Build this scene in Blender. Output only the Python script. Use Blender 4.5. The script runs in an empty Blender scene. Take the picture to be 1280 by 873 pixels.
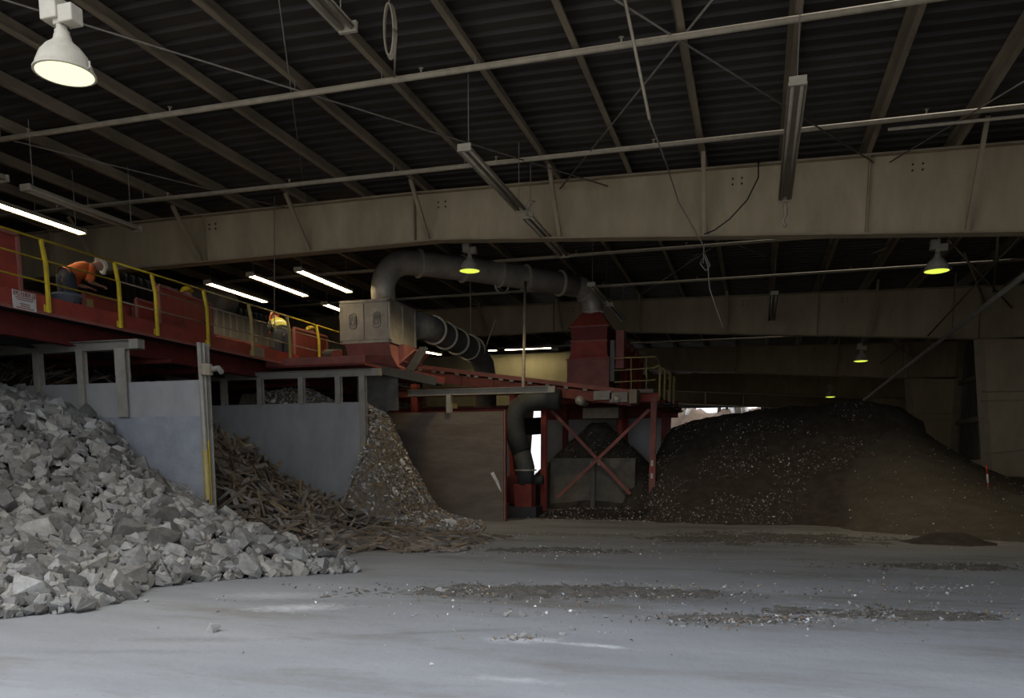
import bpy, bmesh, math, random
from mathutils import Vector, Matrix, noise
random.seed(7)
scn = bpy.context.scene
COL = scn.collection
PI = math.pi

# ------------------------------------------------------------------ camera
FPX, TP, CAMH = 1000.9, .13, 1.5
PPY = 578 + TP * FPX
PITCH = math.atan(TP); YAW = math.atan(305 * math.cos(PITCH) / FPX)
CF = Vector((-math.sin(YAW) * math.cos(PITCH), math.cos(YAW) * math.cos(PITCH), -math.sin(PITCH)))
CR = Vector((math.cos(YAW), math.sin(YAW), 0)); CU = CR.cross(CF)
CO = Vector((0, 0, CAMH))
cam = bpy.data.objects.new('camera', bpy.data.cameras.new('camera')); COL.objects.link(cam)
cam.matrix_world = Matrix.Translation(CO) @ Matrix((CR, CU, -CF)).transposed().to_4x4()
cam.data.sensor_width = 36; cam.data.sensor_fit = 'HORIZONTAL'
cam.data.lens = 36 * FPX / 1280
cam.data.shift_y = (PPY - 436.5) / 1280
cam.data.clip_end = 400; cam.data.clip_start = .05
scn.camera = cam

def at(px, py, X=None, Y=None, Z=None):
    """a measured point of the photograph on a known real plane"""
    d = CF + CR * ((px - 640) / FPX) - CU * ((py - PPY) / FPX)
    if X is not None: t = (X - CO.x) / d.x
    elif Y is not None: t = (Y - CO.y) / d.y
    else: t = (Z - CO.z) / d.z
    return CO + d * t

# ------------------------------------------------------------------ materials
def mat(name, c1, c2=None, scale=3.0, rough=.8, metal=0.0, bump=0.0, stretch=(1, 1, 1), spec=.3, detail=6, lo=.35, hi=.65, rnd=0.0, c3=None, bscale=None):
    m = bpy.data.materials.new(name); m.use_nodes = True
    N = m.node_tree.nodes; L = m.node_tree.links
    b = N['Principled BSDF']
    b.inputs['Roughness'].default_value = rough; b.inputs['Metallic'].default_value = metal
    b.inputs['Specular IOR Level'].default_value = spec
    c2 = c2 or tuple(x * .75 for x in c1)
    tc = N.new('ShaderNodeTexCoord'); mp = N.new('ShaderNodeMapping'); mp.inputs['Scale'].default_value = stretch
    L.new(tc.outputs['Object'], mp.inputs['Vector'])
    nz = N.new('ShaderNodeTexNoise'); nz.inputs['Scale'].default_value = scale; nz.inputs['Detail'].default_value = detail; nz.inputs['Roughness'].default_value = .65
    L.new(mp.outputs['Vector'], nz.inputs['Vector'])
    rp = N.new('ShaderNodeValToRGB')
    rp.color_ramp.elements[0].position = lo; rp.color_ramp.elements[0].color = (*c1, 1)
    rp.color_ramp.elements[1].position = hi; rp.color_ramp.elements[1].color = (*c2, 1)
    if c3:
        e = rp.color_ramp.elements.new(min(.98, hi + .12)); e.color = (*c3, 1)
    L.new(nz.outputs['Fac'], rp.inputs['Fac'])
    out = rp.outputs['Color']
    if rnd:
        oi = N.new('ShaderNodeObjectInfo'); ge = N.new('ShaderNodeNewGeometry')
        ad = N.new('ShaderNodeMath'); ad.operation = 'ADD'; L.new(oi.outputs['Random'], ad.inputs[0]); L.new(ge.outputs['Random Per Island'], ad.inputs[1])
        fr = N.new('ShaderNodeMath'); fr.operation = 'FRACT'; L.new(ad.outputs[0], fr.inputs[0])
        mr = N.new('ShaderNodeMapRange'); mr.inputs['To Min'].default_value = 1 - rnd; mr.inputs['To Max'].default_value = 1 + rnd
        L.new(fr.outputs[0], mr.inputs['Value'])
        hs = N.new('ShaderNodeHueSaturation'); L.new(mr.outputs[0], hs.inputs['Value']); L.new(out, hs.inputs['Color'])
        m2 = N.new('ShaderNodeMapRange'); m2.inputs['To Min'].default_value = .4; m2.inputs['To Max'].default_value = 1.3
        f2 = N.new('ShaderNodeMath'); f2.operation = 'MULTIPLY'; f2.inputs[1].default_value = 7.31; L.new(fr.outputs[0], f2.inputs[0])
        f3 = N.new('ShaderNodeMath'); f3.operation = 'FRACT'; L.new(f2.outputs[0], f3.inputs[0]); L.new(f3.outputs[0], m2.inputs['Value'])
        L.new(m2.outputs[0], hs.inputs['Saturation'])
        out = hs.outputs['Color']
    L.new(out, b.inputs['Base Color'])
    if bump:
        n2 = N.new('ShaderNodeTexNoise'); n2.inputs['Scale'].default_value = bscale or scale * 6; n2.inputs['Detail'].default_value = 8
        L.new(mp.outputs['Vector'], n2.inputs['Vector'])
        bp = N.new('ShaderNodeBump'); bp.inputs['Strength'].default_value = bump; bp.inputs['Distance'].default_value = .03
        L.new(n2.outputs['Fac'], bp.inputs['Height']); L.new(bp.outputs['Normal'], b.inputs['Normal'])
    return m

def emat(name, col, s):
    m = bpy.data.materials.new(name); m.use_nodes = True
    N = m.node_tree.nodes; L = m.node_tree.links; N.clear()
    e = N.new('ShaderNodeEmission'); e.inputs['Color'].default_value = (*col, 1); e.inputs['Strength'].default_value = s
    o = N.new('ShaderNodeOutputMaterial'); L.new(e.outputs[0], o.inputs[0]); return m

M = dict(
    girder=mat('girder_paint', (.47, .375, .235), (.33, .26, .16), 1.2, .75, 0, .15, (1, 1, .35)),
    girder_edge=mat('girder_flange_paint', (.38, .305, .195), (.27, .215, .14), 2, .75),
    purlin=mat('purlin_steel', (.30, .24, .16), (.17, .135, .09), 2.5, .7, 0, 0, (1, .3, 1)),
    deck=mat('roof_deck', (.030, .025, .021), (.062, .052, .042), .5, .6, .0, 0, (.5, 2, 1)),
    pipe=mat('sprinkler_pipe', (.42, .355, .255), (.32, .27, .19), 6, .6),
    wire=mat('wire', (.24, .21, .17), None, 8, .7),
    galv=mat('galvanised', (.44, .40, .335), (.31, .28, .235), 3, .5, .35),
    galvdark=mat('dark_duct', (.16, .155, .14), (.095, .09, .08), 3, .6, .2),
    fixture=mat('fixture_enamel', (.40, .35, .26), (.33, .285, .21), 6, .5),
    hood=mat('lamp_hood', (.50, .45, .36), (.41, .37, .29), 6, .45),
    yellow=mat('safety_yellow', (.62, .47, .03), (.45, .33, .03), 5, .6),
    yelold=mat('worn_yellow', (.40, .31, .10), (.28, .23, .12), 6, .7),
    railgrey=mat('dusty_rail', (.26, .21, .15), (.2, .16, .11), 6, .7),
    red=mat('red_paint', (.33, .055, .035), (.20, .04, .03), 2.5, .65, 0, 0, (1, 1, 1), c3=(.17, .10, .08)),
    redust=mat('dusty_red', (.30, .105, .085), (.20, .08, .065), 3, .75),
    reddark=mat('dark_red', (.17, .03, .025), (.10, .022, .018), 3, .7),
    panel=mat('bay_panel', (.36, .355, .345), (.28, .275, .27), 1.4, .6, .1, .1, (1, 1, .5)),
    plate=mat('steel_plate', (.33, .345, .37), (.24, .25, .275), 2.2, .5, .15, .25, (1, 1, 1), c3=(.40, .41, .43)),
    rust=mat('rusty_panel', (.17, .135, .105), (.11, .085, .065), 2.5, .6, .1, .2, (.35, 1, 1.3), c3=(.24, .20, .17)),
    post=mat('bay_post', (.32, .30, .255), (.235, .215, .18), 4, .65),
    steelgrey=mat('grey_beam', (.27, .255, .22), (.2, .185, .155), 3, .65),
    dark=mat('dark_steel', (.05, .048, .045), (.03, .03, .03), 3, .7),
    rubber=mat('belt_rubber', (.03, .03, .03), (.05, .045, .04), 5, .8),
    chunk=mat('broken_concrete', (.245, .235, .215), (.155, .145, .13), 4, .95, 0, .6, rnd=.5, spec=.1, bscale=30),
    chunkbase=mat('rubble_fines_gap_shade', (.09, .082, .07), (.055, .05, .043), 6, .95, 0, .6),  # base darkened so its colour carries the shade between chunks
    wood=mat('weathered_wood', (.225, .178, .13), (.12, .094, .07), 3, .9, 0, .3, (1, 8, 8), rnd=.45, spec=.1),
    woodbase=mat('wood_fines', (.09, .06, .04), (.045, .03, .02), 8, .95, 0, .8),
    dirt=mat('dark_soil', (.082, .067, .053), (.05, .041, .032), 4, .97, 0, .9, c3=(.11, .092, .075), spec=.1, bscale=40),
    dirtlight=mat('pale_soil', (.10, .087, .072), (.074, .064, .053), 3, .97, 0, .7, spec=.1, bscale=40),
    soilpatch=mat('floor_soil', (.165, .152, .135), (.105, .096, .084), 9, .97, 0, .9, spec=.1, bscale=60),
    white=mat('sign_white', (.55, .53, .50), (.45, .43, .40), 9, .6),
    signred=mat('sign_red', (.40, .05, .04), None, 9, .6),
    skin=mat('skin', (.35, .20, .14), None, 6, .6),
    orange=mat('orange_cloth', (.55, .13, .03), (.42, .09, .02), 6, .8),
    hiviz=mat('lime_cloth', (.42, .40, .06), (.32, .3, .05), 6, .8),
    jeans=mat('dark_trousers', (.04, .045, .06), None, 6, .9),
    hatwhite=mat('hard_hat_white', (.7, .7, .68), (.6, .6, .58), 6, .35),
    hatyellow=mat('hard_hat_yellow', (.65, .48, .03), (.55, .4, .03), 6, .35),
    hatorange=mat('hard_hat_orange', (.75, .27, .11), (.65, .22, .09), 6, .35),
    reflect=mat('reflective_tape', (.7, .7, .66), None, 6, .3),
    bin=mat('grey_bin', (.13, .145, .17), (.1, .11, .13), 4, .6),
    black=mat('black', (.015, .015, .015), None, 4, .6),
    concrete=mat('block_wall', (.15, .135, .11), (.10, .09, .075), 3, .9, 0, .5),
    paper=mat('pale_scrap', (.75, .72, .68), (.5, .46, .42), 6, .9),
    tube=emat('lit_tube', (1, .80, .48), 24.0),
    lens=emat('lit_lens', (.80, .95, .10), .95),
    lensnear=emat('lit_lens_near', (1.0, 1.0, .58), 1.25),
)
FL = [mat('flake_%s' % n, c, None, 9, .9, rnd=.3) for n, c in (('tan', (.36, .285, .19)), ('grey', (.32, .31, .29)), ('brown', (.20, .15, .10)), ('pale', (.60, .58, .54)), ('blue', (.25, .265, .30)), ('rust', (.29, .19, .12)))]

def floor_material():
    m = bpy.data.materials.new('dusty_concrete'); m.use_nodes = True
    N = m.node_tree.nodes; L = m.node_tree.links; b = N['Principled BSDF']; b.inputs['Roughness'].default_value = .85; b.inputs['Specular IOR Level'].default_value = .2
    tc = N.new('ShaderNodeTexCoord')
    def nz(sc, st=(1, 1, 1), det=6, ro=.6):
        mp = N.new('ShaderNodeMapping'); mp.inputs['Scale'].default_value = st; L.new(tc.outputs['Object'], mp.inputs['Vector'])
        n = N.new('ShaderNodeTexNoise'); n.inputs['Scale'].default_value = sc; n.inputs['Detail'].default_value = det; n.inputs['Roughness'].default_value = ro
        L.new(mp.outputs['Vector'], n.inputs['Vector']); return n.outputs['Fac']
    def ramp(src, a, b_, ca, cb):
        r = N.new('ShaderNodeValToRGB'); r.color_ramp.elements[0].position = a; r.color_ramp.elements[0].color = (*ca, 1)
        r.color_ramp.elements[1].position = b_; r.color_ramp.elements[1].color = (*cb, 1); L.new(src, r.inputs['Fac']); return r.outputs['Color']
    def mix(fac, a, c):
        x = N.new('ShaderNodeMix'); x.data_type = 'RGBA'; L.new(fac, x.inputs['Factor']); L.new(a, x.inputs['A'])
        if isinstance(c, tuple): x.inputs['B'].default_value = (*c, 1)
        else: L.new(c, x.inputs['B'])
        return x.outputs['Result']
    base = ramp(nz(.6, (.5, 1.6, 1)), .3, .7, (.195, .196, .203), (.268, .27, .278))
    soil = ramp(nz(.55, (.45, 1.5, 1), 9, .7), .52, .68, (0, 0, 0), (1, 1, 1))
    c = mix(soil, base, (.15, .138, .122))
    chalk = ramp(nz(.8, (.5, 1.8, 1), 8, .7), .66, .78, (0, 0, 0), (1, 1, 1))
    c = mix(chalk, c, (.46, .46, .47))
    fine = ramp(nz(26, (1, 1, 1), 4), .62, .7, (0, 0, 0), (.55, .55, .55))
    c = mix(fine, c, (.14, .13, .12))
    def spot(px, py, rx, ry, rot, col, amt):
        p = at(px, py, Z=0); cr, sr = math.cos(rot), math.sin(rot)
        mp = N.new('ShaderNodeMapping'); mp.vector_type = 'TEXTURE'; mp.inputs['Location'].default_value = (p.x, p.y, 0); mp.inputs['Rotation'].default_value = (0, 0, rot); mp.inputs['Scale'].default_value = (rx, ry, 1)
        L.new(tc.outputs['Object'], mp.inputs['Vector'])
        ln = N.new('ShaderNodeVectorMath'); ln.operation = 'LENGTH'; L.new(mp.outputs['Vector'], ln.inputs[0])
        a = N.new('ShaderNodeMath'); a.operation = 'MULTIPLY_ADD'; L.new(nz(7, (1, 1, 1), 8, .75), a.inputs[0]); a.inputs[1].default_value = 2.2; L.new(ln.outputs['Value'], a.inputs[2])
        r = N.new('ShaderNodeMapRange'); r.inputs['From Min'].default_value = 1.9; r.inputs['From Max'].default_value = 1.0; r.inputs['To Max'].default_value = amt
        L.new(a.outputs[0], r.inputs['Value']); return mix(r.outputs[0], c, col)
    W_ = (.52, .52, .54); D_ = (.12, .115, .105)
    for q in ((372, 760, .75, .35, .5, W_, .75), (340, 745, 1.1, .4, .3, W_, .4), (655, 800, .5, .22, .2, W_, .7), (755, 808, .4, .09, -.2, W_, .9), (700, 804, .5, .07, -.15, W_, .5), (640, 850, .5, .12, 0, W_, .4), (900, 690, 2.2, .8, .2, D_, .6), (1030, 720, 2.5, .6, .25, D_, .5), (690, 690, 1.8, .5, .25, D_, .7), (650, 742, 2.4, .7, .28, D_, .75), (870, 750, 2.2, .6, .25, D_, .7), (910, 775, 1.1, .35, .2, D_, .8), (560, 790, 1.2, .10, .5, D_, .5), (240, 800, 1.0, .16, .3, D_, .5), (160, 815, 1.2, .12, .3, D_, .4), (1120, 700, 2.4, .8, .2, D_, .5), (760, 660, 3, .7, .1, D_, .6), (1100, 780, 2.2, .6, .2, D_, .4), (1000, 660, 3.5, .8, .1, D_, .6)):
        c = spot(*q)
    L.new(c, b.inputs['Base Color'])
    bp = N.new('ShaderNodeBump'); bp.inputs['Strength'].default_value = .5; bp.inputs['Distance'].default_value = .03
    L.new(nz(5, (1, 1, 1), 10, .7), bp.inputs['Height']); L.new(bp.outputs['Normal'], b.inputs['Normal'])
    return m
M['floor'] = floor_material()
M['palechunk'] = mat('pale_concrete', (.40, .39, .37), (.30, .29, .27), 12, .95, 0, .6)
M['litterbase'] = mat('litter_fines', (.24, .195, .14), (.13, .105, .075), 14, .95, 0, .9, c3=(.34, .31, .26))
M['convred'] = mat('grimy_red', (.22, .06, .045), (.14, .045, .035), 2.5, .75, 0, 0, (1, 1, 1), c3=(.16, .10, .08))

# ------------------------------------------------------------------ mesh builder
class MB:
    def __init__(s): s.v = []; s.f = []; s.mi = []
    def add(s, vs, fs, mi=0):
        o = len(s.v); s.v += [Vector(v) for v in vs]; s.f += [tuple(i + o for i in f) for f in fs]; s.mi += [mi] * len(fs); return s
    def box(s, a, b, mi=0):
        x0, y0, z0 = (min(a[i], b[i]) for i in range(3)); x1, y1, z1 = (max(a[i], b[i]) for i in range(3))
        return s.add([(x0, y0, z0), (x1, y0, z0), (x1, y1, z0), (x0, y1, z0), (x0, y0, z1), (x1, y0, z1), (x1, y1, z1), (x0, y1, z1)],
                     [(0, 3, 2, 1), (4, 5, 6, 7), (0, 1, 5, 4), (1, 2, 6, 5), (2, 3, 7, 6), (3, 0, 4, 7)], mi)
    def frames(s, pts):
        pts = [Vector(p) for p in pts]; out = []; up = None
        for i, p in enumerate(pts):
            t = (pts[min(i + 1, len(pts) - 1)] - pts[max(i - 1, 0)]).normalized()
            if up is None: up = Vector((0, 0, 1)) if abs(t.z) < .9 else Vector((0, 1, 0))
            r = t.cross(up)
            if r.length < 1e-4: r = t.cross(Vector((1, .3, .2)))
            r.normalize(); up = r.cross(t).normalized(); out.append((p, r, up))
        return out
    def sweep(s, pts, prof, closed=True, caps=True, mi=0):
        """prof: list of (right, up)"""
        fr = s.frames(pts); n = len(prof); vs = []; fs = []
        for p, r, u in fr: vs += [p + r * a + u * b for a, b in prof]
        for i in range(len(fr) - 1):
            for k in range(n if closed else n - 1):
                a = i * n + k; b = i * n + (k + 1) % n; fs.append((a, b, b + n, a + n))
        if caps and closed: fs += [tuple(range(n - 1, -1, -1)), tuple((len(fr) - 1) * n + k for k in range(n))]
        return s.add(vs, fs, mi)
    def tube(s, pts, r, n=10, mi=0, caps=True):
        return s.sweep(pts, [(r * math.cos(2 * PI * k / n), r * math.sin(2 * PI * k / n)) for k in range(n)], True, caps, mi)
    def bar(s, a, b, w, h, mi=0):
        return s.sweep([a, b], [(-w / 2, -h / 2), (w / 2, -h / 2), (w / 2, h / 2), (-w / 2, h / 2)], mi=mi)
    def ibeam(s, a, b, w, h, t=.012):
        e = t / 2
        pr = [(-w / 2, -h / 2), (w / 2, -h / 2), (w / 2, -h / 2 + t), (e, -h / 2 + t), (e, h / 2 - t), (w / 2, h / 2 - t), (w / 2, h / 2), (-w / 2, h / 2), (-w / 2, h / 2 - t), (-e, h / 2 - t), (-e, -h / 2 + t), (-w / 2, -h / 2 + t)]
        return s.sweep([a, b], pr)
    def ring(s, pts2, r0, r1, n=20):
        """flange ring between two points (axis) of inner r0 and outer r1"""
        fr = s.frames(pts2); vs = []; fs = []
        for p, r, u in fr:
            for R in (r0, r1): vs += [p + r * (R * math.cos(2 * PI * k / n)) + u * (R * math.sin(2 * PI * k / n)) for k in range(n)]
        for k in range(n):
            j = (k + 1) % n
            fs += [(k, j, n + j, n + k), (2 * n + k, 3 * n + k, 3 * n + j, 2 * n + j), (n + k, n + j, 3 * n + j, 3 * n + k), (k, 2 * n + k, 2 * n + j, j)]
        return s.add(vs, fs)
    def lathe(s, prof, c=(0, 0, 0), n=24, mi=0):
        """prof: (r, z) pairs round a vertical axis"""
        c = Vector(c); vs = []; fs = []
        for r, z in prof: vs += [c + Vector((r * math.cos(2 * PI * k / n), r * math.sin(2 * PI * k / n), z)) for k in range(n)]
        for i in range(len(prof) - 1):
            for k in range(n):
                j = (k + 1) % n; fs.append((i * n + k, i * n + j, (i + 1) * n + j, (i + 1) * n + k))
        return s.add(vs, fs, mi)
    def prism(s, poly, y0, y1):
        """poly: (x, z) outline extruded along y"""
        n = len(poly); vs = [(x, y0, z) for x, z in poly] + [(x, y1, z) for x, z in poly]
        fs = [tuple(range(n)), tuple(range(2 * n - 1, n - 1, -1))] + [(i, i + n, (i + 1) % n + n, (i + 1) % n) for i in range(n)]
        return s.add(vs, fs)
    def loft(s, secs):
        """secs: list of 4-corner loops"""
        vs = []; fs = []
        for q in secs: vs += q
        for i in range(len(secs) - 1):
            for k in range(4): a = i * 4 + k; b = i * 4 + (k + 1) % 4; fs.append((a, b, b + 4, a + 4))
        fs += [(3, 2, 1, 0), tuple((len(secs) - 1) * 4 + k for k in range(4))]
        return s.add(vs, fs)
    def obj(s, name, m, parent=None, smooth=False, loc=None, bevel=0):
        org = Vector(loc) if loc is not None else Vector((0, 0, 0))
        if parent is not None:
            q = parent
            while q is not None: org += q.location; q = q.parent
        me = bpy.data.meshes.new(name); me.from_pydata([v - org for v in s.v], [], s.f); me.update()
        ms = m if isinstance(m, (list, tuple)) else [m]
        for x in ms: me.materials.append(x)
        if len(ms) > 1: me.polygons.foreach_set('material_index', s.mi)
        if smooth: me.polygons.foreach_set('use_smooth', [True] * len(me.polygons))
        bm = bmesh.new(); bm.from_mesh(me); bmesh.ops.recalc_face_normals(bm, faces=bm.faces); bm.to_mesh(me); bm.free()
        o = bpy.data.objects.new(name, me); COL.objects.link(o)
        if parent is not None: o.parent = parent
        elif loc is not None: o.location = loc
        if bevel:
            md = o.modifiers.new('edge', 'BEVEL'); md.width = bevel; md.segments = 2; md.limit_method = 'ANGLE'
        return o

def tag(o, label=None, cat=None, group=None, kind=None):
    if label: o['label'] = label
    if cat: o['category'] = cat
    if group: o['group'] = group
    if kind: o['kind'] = kind
    return o
def thing(name, label, cat, loc=(0, 0, 0), group=None):
    o = bpy.data.objects.new(name, None); COL.objects.link(o); o.location = loc; o.empty_display_size = .2
    return tag(o, label, cat, group)
def copy_tree(o, parent=None):
    c = o.copy(); COL.objects.link(c)
    if parent is not None: c.parent = parent
    for ch in list(o.children): copy_tree(ch, c)
    return c
def struct(o): o['kind'] = 'structure'; return o
def arc(c, r, a0, a1, u, v, n=10):
    c, u, v = Vector(c), Vector(u), Vector(v)
    return [c + u * (r * math.cos(a0 + (a1 - a0) * i / n)) + v * (r * math.sin(a0 + (a1 - a0) * i / n)) for i in range(n + 1)]
ORD = 'first second third fourth fifth sixth seventh eighth ninth tenth eleventh twelfth thirteenth fourteenth fifteenth sixteenth seventeenth eighteenth nineteenth'.split()

# ------------------------------------------------------------------ setting
XL, XR, YF, YB = -18.6, 8.5, 4.6, 66.0
def ztop(x): return 6.97 if x < -7 else 6.97 - .018 * (x + 7)
struct(MB().add([(-70, -60, 0), (60, -60, 0), (60, 130, 0), (-70, 130, 0)], [(0, 1, 2, 3)]).obj('floor', M['floor']))
b = MB()                                                            # ribbed roof deck, ribs across the building
y = YF; per = .30; prof = []
while y < YB: prof += [(y, 0), (y + .17, 0), (y + .20, .055), (y + .27, .055)]; y += per
prof.append((y, 0)); n = len(prof)
xs = [XL, -7, XR]
vs = [(x, py_, ztop(x) + .225 + h) for x in xs for py_, h in prof]
fs = [(i * n + k, i * n + k + 1, (i + 1) * n + k + 1, (i + 1) * n + k) for i in range(2) for k in range(n - 1)]
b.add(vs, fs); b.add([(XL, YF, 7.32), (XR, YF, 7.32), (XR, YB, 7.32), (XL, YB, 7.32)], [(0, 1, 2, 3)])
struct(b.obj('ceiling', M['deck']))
def corrug(x, y0, y1, z0, z1, s):
    b = MB(); y = y0; pr = []
    while y < y1: pr += [(y, 0), (y + .12, 0), (y + .16, .04), (y + .28, .04)]; y += .32
    m = len(pr); b.add([(x + s * h, q, z) for z in (z0, z1) for q, h in pr], [(k, k + 1, m + k + 1, m + k) for k in range(m - 1)])
    b.add([(x + s * .12, q, z) for z in (z0, z1) for q in (y0, y1)], [(0, 1, 3, 2)])
    return b
M['siding'] = mat('wall_siding', (.16, .145, .12), (.11, .10, .085), 1.5, .7, 0, 0, (1, 1, .2))
struct(corrug(XR, YF, YB, .0, 7.25, 1).obj('wall_right', M['siding']))
struct(corrug(XL, YF, YB, .0, 7.25, -1).obj('wall_left', M['siding']))
b = MB(); b.box((.2, YB, 0), (XR, YB + .15, 7.2)); b.box((XL, YB, 5.75), (.2, YB + .15, 7.2))
struct(b.obj('wall_back', M['siding']))
b = MB(); b.box((XL, YF - .15, 0), (-11.2, YF, 7.2)); struct(b.obj('wall_front_shade', M['siding']))  # unseen front wall, added to keep sky light off the rubble and platform
b = MB(); b.box((4.4, YF - .15, 0), (XR, YF, 7.2)); struct(b.obj('wall_front_shade_right', M['siding']))  # unseen front wall, added to darken the right side of the floor
b = MB()
for z in (1.5, 3.2, 4.9): b.bar((XR - .1, YF, z), (XR - .1, YB, z), .16, .2)
struct(b.obj('trim_right', M['purlin']))

# ------------------------------------------------------------------ rigid frames
def zbot(x):
    return 5.93 + (x + 17.4) * .0083 if x < -6.4 else 6.02 - (x + 6.4) * .0640
GN = ['nearest deep beige steel girder crossing the whole hall', 'second beige girder, behind the bent grey duct and red hood', 'third beige girder, behind the red hood, lit by a tube light',
      'fourth girder with the small far hanging lamp in front of it', 'last girder, just before the open back wall']
for gi, Y in enumerate((16.0, 27.9, 39.8, 51.7, 63.6)):
    g = thing('roof_girder', GN[gi], 'girder', (-5, Y, 0), 'rigid frames of the hall')
    xs = [-17.5, -12, -6.4, 0, 6.3]
    b = MB(); b.prism([(x, zbot(x)) for x in xs] + [(8.3, 5.1), (8.3, ztop(8.3))] + [(x, ztop(x)) for x in (6.3, 0, -7, -17.5)], Y - .01, Y + .01)
    b.obj('web', M['girder'], g)
    b = MB()
    for i in range(len(xs) - 1): b.bar((xs[i], Y, zbot(xs[i]) - .012), (xs[i + 1], Y, zbot(xs[i + 1]) - .012), .28, .03)
    b.obj('bottom_flange', M['girder_edge'], g)
    b = MB()
    for x0, x1 in ((-18.3, -7), (-7, 8.4)): b.bar((x0, Y, ztop(x0) - .012), (x1, Y, ztop(x1) - .012), .28, .03)
    b.obj('top_flange', M['girder_edge'], g)
    c = MB(); c.prism([(6.30, 5.2), (8.3, 5.2), (8.3, 0), (6.95, 0)], Y - .01, Y + .01)
    co = c.obj('column', M['girder'], g)
    c = MB(); c.bar((6.30, Y, 5.2), (6.95, Y, 0), .28, .03); c.bar((8.32, Y, 7.0), (8.32, Y, 0), .28, .03); c.obj('column_flange', M['girder_edge'], co)
    for p_, q_ in (((6.3, 5.2), (8.3, 5.2)), ((6.5, 3.62), (8.3, 3.62)), ((6.5, 3.35), (8.3, 3.35)), ((6.7, 1.75), (8.3, 1.95))): MB().bar((p_[0], Y - .06, p_[1]), (q_[0], Y - .06, q_[1]), .12, .03).obj('column_stiffener', M['girder_edge'], co)
    c = MB(); c.prism([(-18.3, ztop(-18)), (-17.5, ztop(-18)), (-17.6, 5.9), (-17.9, 0), (-18.3, 0)], Y - .01, Y + .01); c.bar((-17.5, Y, 5.9), (-17.9, Y, 0), .28, .03); c.bar((-17.5, Y, 5.9), (-17.5, Y, 6.95), .28, .03)
    c.obj('column', M['girder'], g)
    for x in (-16.3, -12.0, -6.9, 1.7, 6.28):
        MB().box((x - .01, Y - .14, zbot(x)), (x + .01, Y - .005, ztop(x) - .03)).obj('stiffener', M['girder_edge'], g)
    for x in (-14.9, -12.12, -9.36, -6.6, -3.84, -1.08, 3.3):
        MB().bar((x, Y - .95, 6.93), (x, Y - .1, zbot(x) + .03), .07, .06).obj('flange_brace', M['girder_edge'], g)
    bb = MB()
    for x in (-16.7, -11.9, -6.4, -.6, 2.4):
        for dx in (0, .16):
            for dz in (.0, .1): bb.tube([(x + dx, Y - .03, ztop(x) - .2 - dz), (x + dx, Y - .012, ztop(x) - .2 - dz)], .018, 6)
    bb.obj('bolt_holes', M['black'], g)

# purlins
pxs = [.3 + 1.38 * k for k in range(-13, 6)]
for i, x in enumerate(pxs):
    z = ztop(x); b = MB()
    b.sweep([(x, YF, z), (x, YB, z)], [(-.05, .0), (.035, .0), (.035, .03), (.027, .03), (.027, .008), (-.042, .008), (-.042, .205), (-.12, .205), (-.12, .215), (-.05, .215)])
    tag(b.obj('roof_purlin', M['purlin'], loc=(x, 30, z)), 'steel roof purlin under the dark deck, %s from the hall wall' % ORD[len(pxs) - 1 - i], 'purlin', 'roof purlins')

# sprinkler pipes
def pipe_line(a, b_, r, label, drops=True):
    g = thing('sprinkler_pipe', label, 'pipe', a, 'sprinkler lines'); a = Vector(a); b_ = Vector(b_)
    MB().tube([a, b_], r, 10).obj('pipe', M['pipe'], g, True)
    for x in pxs:
        if a.x + .1 < x < b_.x - .1:
            p = a.lerp(b_, (x - a.x) / (b_.x - a.x))
            if (int(x * 7) % 2) == 0: MB().tube([p + Vector((.03, 0, 0)), (x + .03, p.y, ztop(x) + .02)], .008, 6).obj('hanger', M['wire'], g)
            q = p + Vector((.62, 0, 0))
            h = MB().tube([q, q + Vector((0, 0, .09))], .013, 6); h.lathe([(.0, .09), (.035, .095), (.035, .1), (0, .105)], q, 8)
            if (int(x * 5) % 2) == 0: h.obj('sprinkler_head', M['pipe'], g)
def reach(p, q, xa, xb): return p + (q - p) * ((xa - p.x) / (q.x - p.x)), p + (q - p) * ((xb - p.x) / (q.x - p.x))
pipe_line(*reach(at(-60, 184, Z=6.76), at(1330, -27, Z=6.76), -18.4, 8.3), .042, 'nearest sprinkler pipe, sloping across the photo near its top')
pipe_line(*reach(at(-60, 277, Z=6.76), at(1330, 127, Z=6.76), -18.4, 8.3), .040, 'second sprinkler pipe, just in front of the nearest girder')
pipe_line((-17, 20.9, 6.75), (8.2, 20.9, 6.75), .04, 'sprinkler pipe seen just under the nearest girder')
pipe_line((-17, 24.7, 6.75), (8.2, 24.7, 6.75), .04, 'sprinkler pipe just in front of the second girder')
pipe_line((-17, 32.5, 6.75), (8.2, 32.5, 6.75), .04, 'sprinkler pipe in the bay behind the second girder')
pipe_line((-17, 36.6, 6.75), (8.2, 36.6, 6.75), .04, 'sprinkler pipe just in front of the third girder')
pipe_line((-17, 44.5, 6.75), (8.2, 44.5, 6.75), .04, 'far sprinkler pipe behind the third girder')
g = MB().tube([at(1110, 162, Z=6.62), at(1560, 117, Z=6.62)], .025, 8); tag(g.obj('conduit', M['pipe'], smooth=True, loc=at(1110, 162, Z=6.62)), 'thin conduit just below the second sprinkler pipe near the hall wall', 'pipe')
a, c = Vector((5.3, 16.4, 5.0)), Vector((5.3, 50, 4.78)); g = thing('eave_pipe', 'long sloping pipe slung below the girders beside the hall wall', 'pipe', a)
MB().tube([at(1290, 337, X=5.3), at(1080, 500, X=5.3)], .065, 10).obj('pipe', M['steelgrey'], g, True)
for p in ((1190, 415), (1128, 463)): q = at(*p, X=5.3); MB().tube([q, (5.3, q.y, 6.9)], .02, 6).obj('hanger', M['wire'], g)

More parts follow.
